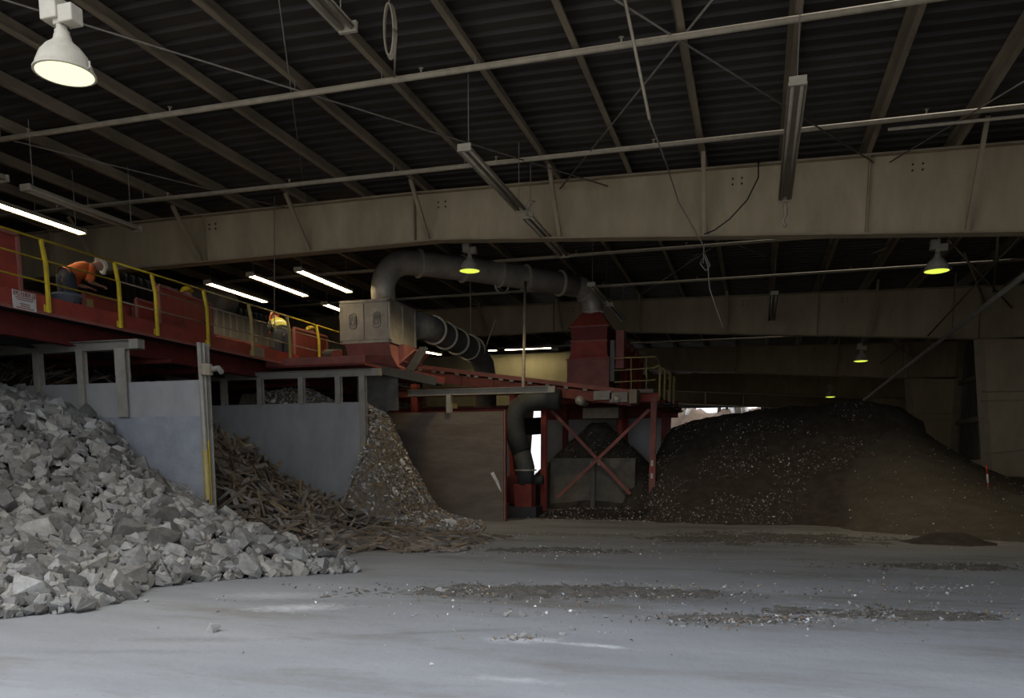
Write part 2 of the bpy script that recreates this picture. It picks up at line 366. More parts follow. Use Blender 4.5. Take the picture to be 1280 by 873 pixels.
# roof rods and cables
def rod(p, q, label, r=.012, m='wire', cat='cable', name='bracing_rod', group=None, extra=()):
    o = MB().tube([p, *extra, q], r, 6).obj(name, M[m], smooth=True, loc=p); return tag(o, label, cat, group)
zb = 6.86
rod(at(-65, -22, Z=zb), at(760, 233, Y=15.9), 'long thin brace rod from beside the nearest lamp down to the nearest girder')
rod(at(-138, 138, Z=zb), at(356, 260, Y=15.9), 'thin brace rod crossing the second sprinkler pipe over the platform')
rod(at(1016, -156, Z=zb), at(700, 236, Y=15.9), 'brace rod running down to the nearest girder beside the middle tube light', .015)
rod(at(522, -156, Z=zb), at(1092, 203, Y=15.9), 'brace rod crossing behind the tall upright tube light', .013)
rod(at(1526, -46, Z=zb), at(1112, 203, Y=15.9), 'brace rod meeting the girder beside its bolted plate, near the dirt heap side', .012)
rod(at(1160, 420, Y=27.8), at(1285, 285, Z=zb), 'steep cross brace rod above the long eave pipe', .02)
rod(at(1185, 300, Z=zb), at(1265, 385, Y=27.8), 'cross brace rod sloping down to the second girder near its column', .025, 'girder_edge')
rod(at(1205, 315, Z=zb), at(1232, 380, Y=27.6), 'short steep strut to the second girder near its column', .03, 'girder_edge')
rod(at(1248, 290, Z=zb), at(1242, 365, Y=27.6), 'short upright strut above the second girder near its column', .03, 'girder_edge')
rod(at(840, 345, Z=zb), at(905, 290, Y=22), 'thin brace rod just under the nearest girder beside the rope loop', .012)
rod(at(700, 435, Y=39.7), at(905, 300, Z=zb), 'faint brace rod slanting above the red hood', .012)
rod(at(906, 300, Z=zb), at(1012, 343, Y=27.8), 'brace rod slanting to the second girder by the far upright tube light', .012)
rod(at(1030, 345, Y=27.8), at(1130, 300, Z=zb), 'brace rod slanting beside the hanging lamp over the dirt heap', .012)
rod(at(1110, 425, Z=6.3), at(1150, 452, Y=39.6), 'small cross brace rod near the far hanging lamp', .02)
rod(at(1150, 415, Z=6.5), at(1100, 455, Y=39.6), 'small crossing brace rod next to the far column', .02)
rod(at(348, -5, Z=zb), at(383, 258, Y=15.8), 'thin cable dangling from roof to girder above the platform', .007)
rod(at(343, 245, Y=15.8), at(343, 415, Y=15.8), 'straight thin hanger cable down to the yellow railing', .01)
p0 = at(772, -45, Z=7.15); rod(p0, at(812, 150, Y=p0.y + .6), 'pale conduit dropping steeply from the roof near the top of the photo', .02, 'pipe')
pp = [at(812, 150, Y=p0.y + .6), at(833, 205, Y=13), at(848, 252, Y=15.6), at(866, 284, Y=15.7), at(880, 308, Y=15.8), at(879, 330, Y=15.8)]
rod(pp[0], pp[-1], 'thin rope hanging down across the nearest girder from the pale conduit', .012, extra=pp[1:-1], name='hanging_rope')
c = at(881, 326, Y=15.7); rod(c + Vector((0, 0, .12)), c + Vector((.36, .1, -1.2)), 'knotted rope loop dangling just under the nearest girder', .012, name='hanging_rope',
    extra=[c + Vector((.05, 0, 0)), c + Vector((.10, 0, -.1)), c + Vector((.02, 0, -.18)), c + Vector((-.08, 0, -.05)), c + Vector((-.02, 0, .1)), c + Vector((.06, 0, -.1)), c + Vector((.1, 0, -.5))])
rod(at(948, 200, Y=15.7), at(880, 293, Y=15.7), 'slack black cable drooping over the nearest girder', .012, 'black', extra=[at(948, 222, Y=15.7), at(934, 250, Y=15.7), at(912, 274, Y=15.7), at(893, 288, Y=15.7)], name='hanging_cable')
# cable coil
p = at(487, 38, Z=6.62); g = thing('cable_coil', 'coiled pale cable hanging from the roof above the nearest sprinkler pipe', 'cable', p)
b = MB()
for k in range(4):
    b.tube([p + Vector((.06 * math.cos(t) * (1 + .08 * k), .02 * k - .03, (.29 + .006 * k) * math.sin(t))) for t in [2 * PI * i / 24 for i in range(25)]], .012, 6)
b.obj('coil', M['pipe'], g, True)
q = at(493, 96, Z=6.76); MB().tube([p + Vector((.07, 0, -.2)), q + Vector((0, 0, .0))], .014, 6).obj('drop_cable', M['pipe'], g, True)
MB().tube([p + Vector((0, 0, .28)), (p.x, p.y, 7.1)], .01, 6).obj('hanger', M['wire'], g)

# ------------------------------------------------------------------ high-bay lamps
def lamp(loc, label, near=False, tilt=0):
    R = .235
    g = thing('high_bay_lamp', label, 'lamp', (0, 0, 0), 'high bay lamps'); g.location = (0, 0, 0)
    h = MB(); pr = [(.065, .36), (.075, .31), (.09, .285), (.14, .235), (.19, .155), (.222, .06), (R, 0), (R + .012, -.005), (R + .012, -.022), (R - .006, -.022), (R - .012, 0), (.21, .06), (.175, .155), (.12, .23), (.07, .28)]
    h.lathe([(a_, c_ * .8) for a_, c_ in pr], n=28); h.obj('hood', M['hood'], g, True)
    l = MB(); l.lathe([(R - .008, -.018), (R * .7, -.035), (R * .35, -.045), (.001, -.048)], n=28); l.obj('lens', M['lensnear' if near else 'lens'], g, True)
    MB().lathe([(.06, .28), (.06, .32), (.045, .33), (.045, .37)], n=16).obj('collar', M['hood'], g, True)
    bx = MB(); bx.box((-.15, -.08, .40), (.02, .08, .58)); bx.box((.02, -.065, .36), (.17, .065, .50)); bx.box((-.05, -.05, .36), (.06, .05, .42)); bx.obj('ballast_box', M['hood'], g, bevel=.01)
    MB().tube([(R - .01, 0, -.01), (R + .03, 0, .0), (R + .03, 0, .05)], .01, 6).obj('latch', M['galv'], g)
    g.location = loc
    top = ztop(loc[0]) - loc[2]
    r = MB().tube([Vector((0, 0, .45)) + Vector(loc), Vector((0, 0, top)) + Vector(loc)], .014, 8); r.obj('hanger_rod', M['pipe'], g)
    pl = bpy.data.lights.new('bulb', 'SPOT'); pl.energy = 230; pl.color = (1, .82, .50); pl.shadow_soft_size = .15; pl.spot_size = 2.6; pl.spot_blend = .6
    po = bpy.data.objects.new('bulb', pl); COL.objects.link(po); po.parent = g; po.location = (0, 0, -.08)
    return g
LP = [(at(81, 90, Y=5.9), 'nearest white high bay lamp with a ballast box, at the upper corner of the photo', True), (at(587, 338, Y=18.0), 'lit high bay lamp in front of the bent grey duct', False),
      (at(1171, 338, Y=18.4), 'lit high bay lamp just under the nearest girder, over the dirt heap', False), (at(1076, 451, Y=31), 'lit high bay lamp in front of the third girder', False), (at(1038, 496, Y=44), 'smallest and farthest lit high bay lamp, low over the dirt heap crest', False)]
for p, l, nr in LP: lamp(p, l, nr)

# ------------------------------------------------------------------ tube lights
def tube_light(a, d, label, lit=False, L=2.45, hang=True, n=1):
    """strip fixture from point a along unit direction d"""
    a = Vector(a); d = Vector(d).normalized(); s = Vector((-d.y, d.x, 0)); up = Vector((0, 0, 1))
    g = thing('tube_light', label, 'light', a, 'fluorescent tube lights')
    e = a + d * L
    MB().sweep([a, e], [(-.11, -.02), (-.11, -.035), (-.05, .04), (.05, .04), (.11, -.035), (.11, -.02), (.05, .055), (-.05, .055)]).obj('housing', M['fixture'], g)
    for k in (-.055, .055):
        MB().tube([a + s * k + d * .03 - up * .015, e + s * k - d * .03 - up * .015], .024, 8).obj('tube', M['tube'] if lit else M['fixture'], g, True)
    for t in (.0, 1.):
        MB().bar(a + d * (L * t - .02), a + d * (L * t + .02), .2, .1).obj('end_cap', M['fixture'], g)
    if hang:
        for t in (.06, .94):
            q = a + d * (L * t); MB().tube([q + up * .05, (q.x, q.y, ztop(q.x) + .02)], .007, 6).obj('hanger', M['wire'], g)
    return g
D = (0, 1, 0); zl = 5.9
tube_light((-12.6, 10.6, zl), D, 'lit tube light nearest the camera, over the yellow railing', True)
tube_light((-13.1, 17.4, zl), D, 'lit tube light in the middle of the platform, nearest the girder', True)
tube_light((-11.6, 17.0, zl), D, 'lit tube light above the worker in the orange hard hat', True)
tube_light((-10.25, 16.9, zl), D, 'lit tube light just before the grey ventilation box', True)
tube_light((-11.7, 20.6, zl), D, 'lit tube light whose far end is hidden by the grey ventilation box', True)
tube_light((-9.6, 30.8, zl), (1, 0, 0), 'lit tube light against the far girder, above the sloping conveyor', True, 1.9)
tube_light((-10.4, 30.8, zl), (1, 0, 0), 'short lit tube light behind the lower grey duct', True, .5)
tube_light(at(527, 438, Y=24.5), (.25, 1, 0), 'small lit tube light just behind the grey ventilation box', True, 1.0)
tube_light((-4.15, 5.5, zl), D, 'unlit tube light at the top edge of the photo')
tube_light((-4.1, 11.25, zl), D, 'unlit tube light hanging in the middle, above the nearest girder edge', L=2.9)
tube_light((-4.1, 14.55, zl), D, 'unlit tube light with its lower end across the nearest girder', L=2.9)
tube_light((-4.1, 20.4, zl), D, 'unlit tube light over the red hood, near end', L=2.2)
tube_light((-4.1, 23.1, zl), D, 'unlit tube light sloping past the red hood top', L=2.45)
tube_light((.3, 10.5, zl), D, 'unlit tube light seen end on, crossing the nearest girder', L=4.4)
tube_light((.3, 22.8, zl), D, 'unlit tube light seen end on, in front of the second girder', L=4.2)
tube_light((-11.45, 10.75, zl), D, 'unlit tube light over the near end of the yellow railing')
tube_light((-11.45, 7.9, zl), D, 'unlit tube light at the photo edge below the nearest sprinkler pipe')
g = MB().tube([(.3, 14.95, 5.88), (.33, 15.05, 5.7), (.28, 15.1, 5.6), (.34, 15.1, 5.5)], .035, 8); tag(g.obj('cable_bundle', M['pipe'], smooth=True, loc=(.3, 14.95, 5.88)), 'bundled cord dangling from the end-on tube light', 'cable')
g = MB().tube([at(655, 262, Y=14.2), at(660, 250, Y=14.2), at(668, 252, Y=14.3), at(657, 268, Y=14.5), at(668, 275, Y=14.5)], .02, 8); tag(g.obj('cable_bundle', M['pipe'], smooth=True, loc=at(655, 262, Y=14.2)), 'knotted cord joining the two middle tube lights', 'cable')

# ------------------------------------------------------------------ sorting platform
PX = -10.72
g = thing('sorting_platform', 'raised red steel sorting platform above the material bays', 'platform', (PX, 14, 3.8))
MB().box((PX - .02, -1, 3.80), (PX, 17.6, 4.07)).obj('toe_plate', M['red'], g)
MB().box((PX, 5.8, 3.78), (PX + .012, 17.6, 3.83)).obj('lower_edge', M['redust'], g)
MB().box((-16.6, -1, 3.86), (PX - .02, 27, 3.9)).obj('deck', M['dark'], g)
for i, x in enumerate((-11.35, -12.2, -13.0, -13.9, -15.2)):
    MB().ibeam((x, -1, 3.66), (x, 27, 3.66), .16, .36).obj('longitudinal_beam', M['reddark'] if i % 2 == 0 else M['dark'], g)
for y in (7.5, 9.5, 13.2, 14.8, 18.2, 20.4, 22.6):
    MB().ibeam((-16.5, y, 3.44), (PX - .1, y, 3.44), .12, .1).obj('cross_beam', M['reddark'], g)
MB().box((-11.2, 16.9, 3.75), (-8.62, 16.93, 3.92)).obj('end_fascia', M['redust'], g)
MB().box((-11.2, 16.9, 3.70), (-8.62, 21, 3.75)).obj('end_deck', M['reddark'], g)
for x in (-16.4, -13.5): 
    for y in (8.5, 13.4, 17.8, 23): MB().ibeam((x, y, 0), (x, y, 3.5), .2, .2).obj('column', M['dark'], g)

# railing on the platform edge
g = thing('platform_railing', 'yellow and dusty three-bar guard railing along the red platform edge', 'railing', (PX, 14, 3.9))
ys = [7.2, 8.75, 10.3, 11.8, 12.7, 14.15, 15.65, 17.15, 18.5, 20.2]
for i, y in enumerate(ys):
    m = M['yellow'] if y in (7.2, 8.75, 10.3, 11.8, 12.7, 14.15, 18.5, 20.2) else M['yelold']
    zb_ = 3.82 if i < 8 else 3.92
    b = MB(); b.sweep([(PX + .035, y, zb_), (PX + .035, y, 4.55), (PX - .03, y, 4.93)], [(-.028, -.02), (.028, -.02), (.028, .02), (-.028, .02)])
    b.box((PX + .0, y - .06, zb_), (PX + .012, y + .06, zb_ + .12)); b.obj('post', m, g)
for z, k in ((4.93, 0), (4.62, 1), (4.28, 2)):
    segs = [(5, 11.8), (11.8, 14.15), (14.15, 17.2), (17.2, 21.2)]
    for j, (y0, y1) in enumerate(segs):
        mm = ('yellow', 'yellow', 'yelold', 'yellow')[j] if k == 0 else (('yellow', 'railgrey', 'railgrey', 'railgrey')[j])
        MB().tube([(PX - .03 + .02 * k, y0, z), (PX - .03 + .02 * k, y1, z)], .018 if k == 0 else .014, 8).obj(('top_rail', 'middle_rail', 'lower_rail')[k], M[mm], g, True)

# signs on the toe plate
def letters(txt, h, m, parent, origin, ax, up, nrm):
    """plain stroke lettering standing 2 mm proud of its board"""
    F = {'C': [[(1, .85), (.75, 1), (.25, 1), (0, .8), (0, .2), (.25, 0), (.75, 0), (1, .15)]], 'A': [[(0, 0), (.5, 1), (1, 0)], [(.2, .38), (.8, .38)]], 'U': [[(0, 1), (0, .2), (.25, 0), (.75, 0), (1, .2), (1, 1)]], 'T': [[(0, 1), (1, 1)], [(.5, 1), (.5, 0)]],
         'I': [[(.5, 0), (.5, 1)]], 'O': [[(.25, 0), (.75, 0), (1, .2), (1, .8), (.75, 1), (.25, 1), (0, .8), (0, .2), (.25, 0)]], 'N': [[(0, 0), (0, 1), (1, 0), (1, 1)]]}
    b = MB(); x = 0
    for ch in txt:
        for st in F[ch]:
            for (x0, y0), (x1, y1) in zip(st, st[1:]):
                p = Vector(origin) + Vector(ax) * (x + x0 * h * .6) + Vector(up) * (y0 * h) + Vector(nrm) * .002; q = Vector(origin) + Vector(ax) * (x + x1 * h * .6) + Vector(up) * (y1 * h) + Vector(nrm) * .002
                t = (q - p).normalized(); w = t.cross(Vector(nrm)) * h * .09
                b.add([p - w - t * h * .06, p + w - t * h * .06, q + w + t * h * .06, q - w + t * h * .06], [(0, 1, 2, 3)])
        x += h * .82
    return b.obj('lettering', m, parent)
y0 = at(16, 375, X=PX + .01).y; y1 = at(45, 380, X=PX + .01).y
g = thing('caution_sign', 'white caution sign with red lettering fixed to the red toe plate', 'sign', (PX + .01, y0, 3.80))
bd = MB().box((PX + .005, y0, 3.79), (PX + .015, y1, 4.06)).obj('board', M['white'], g)
w = y1 - y0
MB().box((PX + .0155, y0 + .01, 3.985), (PX + .0165, y1 - .01, 4.05)).obj('header_border', M['redust'], g)
letters('CAUTION', w * .145, M['white'], g, (PX + .0165, y0 + w * .1, 3.995), (0, 1, 0), (0, 0, 1), (1, 0, 0))
b = MB()
for zz, f0, f1 in ((3.965, .1, .9), (3.935, .15, .85), (3.875, .3, .72), (3.845, .3, .72), (3.815, .12, .88)): b.box((PX + .0155, y0 + w * f0, zz - .009), (PX + .0165, y0 + w * f1, zz + .006))
b.obj('faded_text', M['redust'], g)
q0, q1 = at(318, 440, X=PX + .02), at(331, 445, X=PX + .02)
tag(MB().box((PX + .005, q0.y, 3.84), (PX + .016, q1.y, 4.05)).obj('notice_plate', M['railgrey'], loc=(PX, q0.y, 3.84)), 'small faded notice plate on the toe plate beyond the dusty railing posts', 'sign')

# red panels, hoppers and bin on the platform
def panel_thing(name, label, cat, pts, d, m, nrm=(-1, 0, 0), rib=True):
    """upright plate through four corners given as points, thickness d along nrm, with a stiffening frame"""
    pts = [Vector(p) for p in pts]; n = Vector(nrm) * d
    g = thing(name, label, cat, pts[0])
    b = MB(); b.add(pts + [p + n for p in pts], [(0, 1, 2, 3), (7, 6, 5, 4), (0, 4, 5, 1), (1, 5, 6, 2), (2, 6, 7, 3), (3, 7, 4, 0)]); b.obj('panel', M[m], g)
    if rib:
        b = MB()
        for i in range(4): b.bar(pts[i] - n * .2, pts[(i + 1) % 4] - n * .2, .05, .05)
        b.obj('edge_frame', M['redust'] if m.startswith('red') else M[m], g)
    return g
def upright(x, y0, y1, z0, za, zb_): return [(x, y0, z0), (x, y1, z0), (x, y1, zb_), (x, y0, za)]
a = at(20, 294, X=-11.0); panel_thing('splash_screen', 'tall red side panel at the photo edge behind the railing', 'panel', upright(-11.0, 7.0, a.y, 3.9, a.z, a.z), .06, 'red')
a, c = at(198, 357, X=-11.05), at(263, 381, X=-11.05); panel_thing('splash_screen', 'red side panel hiding a worker in a yellow hard hat', 'panel', upright(-11.05, a.y, c.y, 3.9, a.z, c.z), .06, 'red')
a, c = at(170, 374, X=-11.3), at(196, 382, X=-11.3); panel_thing('splash_screen', 'low red side panel between two yellow railing posts', 'panel', upright(-11.3, a.y, c.y, 3.9, a.z, c.z), .05, 'red')
a, c = at(104, 366, X=-11.8), at(165, 376, X=-11.8); g = panel_thing('conveyor_skirt', 'dark red conveyor side with a yellow label in front of the bending worker', 'panel', upright(-11.8, a.y, c.y, 3.9, a.z, a.z), .05, 'red')
q = at(107, 373, X=-11.79); MB().box((-11.795, q.y, q.z - .14), (-11.785, q.y + .17, q.z)).obj('yellow_label', M['yelold'], g)
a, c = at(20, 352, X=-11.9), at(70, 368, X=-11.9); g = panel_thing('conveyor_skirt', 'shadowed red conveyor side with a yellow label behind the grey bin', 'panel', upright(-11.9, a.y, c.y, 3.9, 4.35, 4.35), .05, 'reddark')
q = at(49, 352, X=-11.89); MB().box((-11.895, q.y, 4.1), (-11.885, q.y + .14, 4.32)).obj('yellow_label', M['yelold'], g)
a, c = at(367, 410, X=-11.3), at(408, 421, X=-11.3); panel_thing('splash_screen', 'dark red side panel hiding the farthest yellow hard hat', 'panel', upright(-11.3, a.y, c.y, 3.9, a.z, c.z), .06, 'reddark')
a, c = at(268, 405, X=-12.2), at(345, 430, X=-12.2); g = panel_thing('conveyor_skirt', 'long dull red conveyor side below the worker in the orange hard hat', 'panel', upright(-12.2, a.y, c.y + 2, 3.9, 4.4, 4.4), .05, 'redust')
# belt conveyor along the platform
g = thing('sorting_conveyor', 'sorting belt running along the middle of the red platform', 'conveyor', (-12.9, 14, 3.9))
MB().box((-13.5, 3, 4.42), (-12.4, 24, 4.46)).obj('belt', M['rubber'], g)
for x in (-13.55, -12.36): MB().box((x - .03, 3, 4.2), (x + .03, 24, 4.5)).obj('side_frame', M['reddark'], g)
for y in range(4, 24, 2):
    for x in (-13.5, -12.4): MB().bar((x, y, 3.9), (x, y, 4.22), .08, .08).obj('leg', M['reddark'], g)
# bin
q = at(84, 378, X=-11.35); g = thing('waste_bin', 'grey plastic bin standing behind the railing on the red platform', 'bin', (q.x, q.y, 3.9))
MB().lathe([(.17, 3.9), (.22, 4.28), (.24, 4.29), (.24, 4.33), (.22, 4.33), (.155, 3.93), (.0, 3.93)], (q.x, q.y, 0), 20).obj('body', M['bin'], g, True)
MB().tube(arc((q.x + .22, q.y, 4.2), .06, 0, PI, (0, 1, 0), (0, 0, -1)), .012, 6).obj('handle', M['black'], g)
# grey elbow behind the platform
b = MB(); c = at(258, 420, Y=21.5)
b.tube(arc(c, 1.15, PI, PI * .25, (1, 0, 0), (0, 0, 1), 14), .42, 20); g = thing('curved_duct', 'large dull grey curved duct behind the red panel and yellow hard hat', 'duct', (c.x, c.y, c.z)); b.obj('elbow', M['hood'], g, True)
p = arc(c, 1.15, PI, PI * .25, (1, 0, 0), (0, 0, 1), 14); MB().tube([p[0], (p[0].x, p[0].y, 3.9)], .42, 20).obj('riser', M['hood'], g, True)
# back sheet wall beyond the platform
M['palesiding'] = mat('pale_siding', (.38, .35, .29), (.28, .255, .21), 1.5, .7, 0, 0, (1, 1, .2))
struct(corrug(-15.2, 19, 34, 3.9, 5.95, -1).obj('wall_platform', M['palesiding']))

M['cream'] = mat('cream_panel', (.36, .34, .22), (.28, .26, .16), 1.5, .7, 0, 0, (1, 1, .3))
struct(MB().box((-13.5, 31.7, 3.8), (-6.9, 31.8, 5.82)).obj('wall_partition', M['cream']))
# ------------------------------------------------------------------ workers
def person(loc, yaw, lean, top, hat, label, arms=0.5, vest=None, stripe=False):
    g = thing('person', label, 'person', (0, 0, 0))
    V = []; E = []; Rr = []
    def v(p, r, par=None):
        V.append(Vector(p)); Rr.append(r)
        if par is not None: E.append((par, len(V) - 1))
        return len(V) - 1
    cl, sl = math.cos(lean), math.sin(lean)
    def up(h, x=0, f=0): return (x, sl * h + f * cl, .95 + cl * h - f * sl)       # spine leaning toward +y
    pel = v((0, 0, .95), (.16, .12)); wa = v(up(.18), (.145, .11), pel); ch = v(up(.36), (.17, .12), wa); sh = v(up(.47), (.12, .09), ch)
    nk = v(up(.55), (.055, .055), sh); h1 = v(up(.62, 0, .02), (.075, .085), nk); h2 = v(up(.70, 0, .025), (.08, .10), h1); h3 = v(up(.79, 0, .01), (.06, .07), h2)
    v(up(.66, 0, .115), (.012, .014), h1)                                             # nose
    for s in (-1, 1):
        hp = v((.10 * s, 0, .86), (.085, .085), pel); kn = v((.12 * s, .05, .48), (.062, .062), hp); an = v((.12 * s, 0, .09), (.042, .042), kn); v((.13 * s, .09, .045), (.045, .035), an); v((.135 * s, .19, .035), (.04, .03), len(V) - 1)
        s1 = v(up(.45, .18 * s), (.065, .065), sh); el = Vector(up(.22, .24 * s, .08 + .15 * arms)); e = v(el, (.045, .045), s1)
        wr = el + Vector((-.06 * s, .22, -.06 + .05 * arms)); w_ = v(wr, (.028, .028), e); pl = v(wr + Vector((-.01 * s, .07, -.01)), (.04, .018), w_)
        for k in range(4):
            f0 = V[pl] + Vector(((k - 1.5) * .02, .045, -.002)); a_ = v(f0, (.009, .009), pl); ln = (.03, .036, .034, .026)[k]; b_ = v(f0 + Vector((0, ln, -.012)), (.008, .008), a_); v(f0 + Vector((0, ln * 1.5, -.035)), (.007, .007), b_)
        a_ = v(V[w_] + Vector((-.045 * s, .045, -.005)), (.010, .010), w_); v(V[a_] + Vector((-.012 * s, .035, -.012)), (.008, .008), a_)
    me = bpy.data.meshes.new('body'); me.from_pydata(V, E, []); bo = bpy.data.objects.new('body', me); COL.objects.link(bo); bo.parent = g
    md = bo.modifiers.new('skin', 'SKIN'); md.use_smooth_shade = True
    for i, sv in enumerate(me.skin_vertices[0].data): sv.radius = Rr[i]; sv.use_root = (i == 0)
    bo.modifiers.new('sub', 'SUBSURF').levels = 1; bo.modifiers['sub'].render_levels = 2
    me.materials.append(M['skin'])
    # clothes: shirt and trousers as shells round the body
    def shell(name, secs, m):
        b = MB(); n = 16; vs = []; fs = []
        for c_, rx, ry in secs: vs += [Vector(c_) + Vector((rx * math.cos(2 * PI * k / n), ry * math.sin(2 * PI * k / n) * cl, -ry * math.sin(2 * PI * k / n) * sl)) for k in range(n)]
        for i in range(len(secs) - 1):
            for k in range(n): j = (k + 1) % n; fs.append((i * n + k, i * n + j, (i + 1) * n + j, (i + 1) * n + k))
        b.add(vs, fs); return b.obj(name, m, g, True)
    shell('shirt', [(up(-.02), .19, .145), (up(.12), .175, .135), (up(.3), .205, .15), (up(.42), .20, .135), (up(.485), .12, .10), (up(.52), .07, .07)], top)
    shell('trousers', [((0, 0, .76), .20, .15), ((0, 0, .9), .20, .155), (up(.04), .192, .15)], M['jeans'])
    if vest: shell('vest', [(up(.05), .19, .15), (up(.14), .187, .147), (up(.3), .217, .162), (up(.42), .21, .147), (up(.475), .15, .12)], vest)
    if stripe: shell('reflective_band', [(up(.2), .212, .162), (up(.25), .216, .165)], M['reflect']); 
    for s in (-1, 1):
        b = MB(); b.tube([Vector(up(.44, .17 * s)), V[0] * 0 + Vector(up(.33, .215 * s, .06 + .08 * arms)), Vector(up(.22, .24 * s, .08 + .15 * arms))], .072, 10); b.obj('sleeve', top, g, True)
        b = MB(); b.tube([(.09 * s, 0, .95), (.1 * s, 0, .84), (.12 * s, .05, .48), (.12 * s, 0, .1)], .114, 12); b.obj('trouser_leg', M['jeans'], g, True)
    hc = Vector(up(.745, 0, .012)); b = MB(); nn = 18; vs = []; pr = [(.145, -.005), (.125, .0), (.122, .04), (.105, .085), (.06, .115), (.001, .125)]
    ax = Vector(up(1)) - Vector(up(0)); fw = Vector(up(0, 0, 1)) - Vector(up(0))
    for r, z in pr: vs += [hc + Vector((r * .9 * math.cos(2 * PI * k / nn), 0, 0)) + fw * (r * 1.05 * math.sin(2 * PI * k / nn) + (.03 if (r > .13 and math.sin(2 * PI * k / nn) > .3) else 0)) + ax * z for k in range(nn)]
    b.add(vs, [(i * nn + k, i * nn + (k + 1) % nn, (i + 1) * nn + (k + 1) % nn, (i + 1) * nn + k) for i in range(len(pr) - 1) for k in range(nn)]); b.obj('hard_hat', hat, g, True)
    for s in (-1, 1):
        MB().lathe([(.001, -.012), (.012, 0), (.001, .012)], up(.69, .032 * s, .108), 8).obj('eye', M['black'], g, True)
    MB().bar(up(.61, -.025, .10), up(.61, .025, .10), .012, .008).obj('mouth', M['reddark'], g)
    g.location = loc; g.rotation_euler = (0, 0, yaw)
    return g
q = at(118, 345, X=-12.0); person((-12.05, q.y - .62, 3.9), -.25, 1.12, M['orange'], M['hatwhite'], 'bending worker in a white hard hat and orange shirt on the red platform', .8)
q = at(243, 362, X=-11.6); person((-11.6, q.y + .15, 3.9 - .42), PI / 2 + .3, .35, M['jeans'], M['hatyellow'], 'worker in a yellow hard hat, mostly hidden behind the near red panel', .4)
q = at(352, 404, X=-12.0); person((-11.75, q.y - .35, 3.9), .9, .95, M['black'], M['hatorange'], 'stooping worker in an orange hard hat and lime vest with pale straps', .6, M['hiviz'], True)
q = at(396, 413, X=-11.7); person((-11.7, q.y + .1, 3.9 - .42), PI / 2, .35, M['jeans'], M['hatyellow'], 'worker whose yellow hard hat shows above the far dark red panel', .4)

# ------------------------------------------------------------------ ventilation box, ducts, hoods
X0, X1, Y0, Y1, Z0, Z1 = -9.77, -8.49, 18.0, 19.5, 4.38, 5.33
g = thing('ventilation_box', 'grey sheet steel ventilation box with two doors above the red hopper', 'box', (X0, Y0, Z0))
MB().box((X0, Y0, Z0), (X1, Y1, Z1)).obj('body', M['galv'], g)
fr = MB()
for x in (X0, X1):
    for y in (Y0, Y1): fr.bar((x, y, Z0), (x, y, Z1), .06, .06)
for z in (Z0, Z1):
    for y in (Y0, Y1): fr.bar((X0 - .03, y, z), (X1 + .03, y, z), .06, .06)
    for x in (X0, X1): fr.bar((x, Y0, z), (x, Y1, z), .06, .06)
fr.bar((X1, 18.75, Z0), (X1, 18.75, Z1), .06, .06); fr.obj('corner_frame', M['galv'], g)
for i, xc in enumerate((-9.45, -8.82)):
    d = MB().box((xc - .29, Y0 - .025, Z0 + .05), (xc + .29, Y0 - .003, Z1 - .05)).obj('door', M['galv'], g)
    o = []
    for k in range(28):
        t = 2 * PI * k / 28; o.append(Vector((xc + .10 * math.cos(t), Y0 - .03, 4.88 + .085 * math.sin(t) + (.09 if math.sin(t) > 0 else -.09))))
    MB().tube(o + [o[0], o[1]], .018, 6).obj('oval_frame', M['galv'], d, True)
    b = MB(); b.tube([(xc - .045, Y0 - .03, 4.78), (xc - .045, Y0 - .03, 4.96)], .012, 6); b.tube([(xc - .03, Y0 - .03, 4.78), (xc + .045, Y0 - .03, 4.80), (xc + .045, Y0 - .03, 4.97), (xc - .02, Y0 - .03, 5.0), (xc - .01, Y0 - .03, 4.92)], .012, 6); b.tube([(xc, Y0 - .03, 4.88), (xc, Y0 - .03, 4.94)], .012, 6); b.obj('door_latch', M['steelgrey'], d, True)
g = thing('red_hopper', 'red hopper tapering under the grey ventilation box', 'hopper', (X0, Y0, 3.85))
MB().loft([[(-9.55, 18.35, 3.80), (-8.45, 18.35, 3.80), (-8.45, 19.3, 3.80), (-9.55, 19.3, 3.80)], [(-9.68, 18.1, 4.1), (-8.5, 18.1, 4.05), (-8.5, 19.45, 4.05), (-9.68, 19.45, 4.1)], [(-9.7, 18.02, 4.36), (-8.52, 18.02, 4.36), (-8.52, 19.48, 4.36), (-9.7, 19.48, 4.36)]]).obj('body', M['redust'], g)
MB().box((-8.50, 18.5, 3.95), (-8.35, 19.6, 4.36)).obj('side_door', M['redust'], g)
fl = MB(); fl.loft([[(-8.48, 18.4, 3.85), (-8.1, 18.6, 4.22), (-8.05, 19.4, 4.2), (-8.43, 19.3, 3.83)], [(-8.50, 18.4, 3.88), (-8.12, 18.6, 4.25), (-8.07, 19.4, 4.23), (-8.45, 19.3, 3.86)]]); fl.obj('flap', M['redust'], g)
for k in range(3): MB().bar((-8.3 + .07 * k, 18.5, 3.7), (-8.0 + .07 * k, 18.75, 4.3), .03, .09).obj('strut', M['dark'], g)
g = thing('drive_motor', 'small dark drive motor with red guard at the end of the sorting line', 'motor', at(420, 440, Y=18.6))
q = at(418, 444, Y=18.6); MB().tube([q + Vector((-.25, 0, 0)), q + Vector((.2, 0, 0))], .14, 14).obj('body', M['dark'], g, True); MB().box(q + Vector((-.2, -.1, -.3)), q + Vector((.1, .1, -.12))).obj('mount', M['dark'], g); MB().box(q + Vector((.05, -.22, -.1)), q + Vector((.35, -.15, .08))).obj('guard', M['reddark'], g)

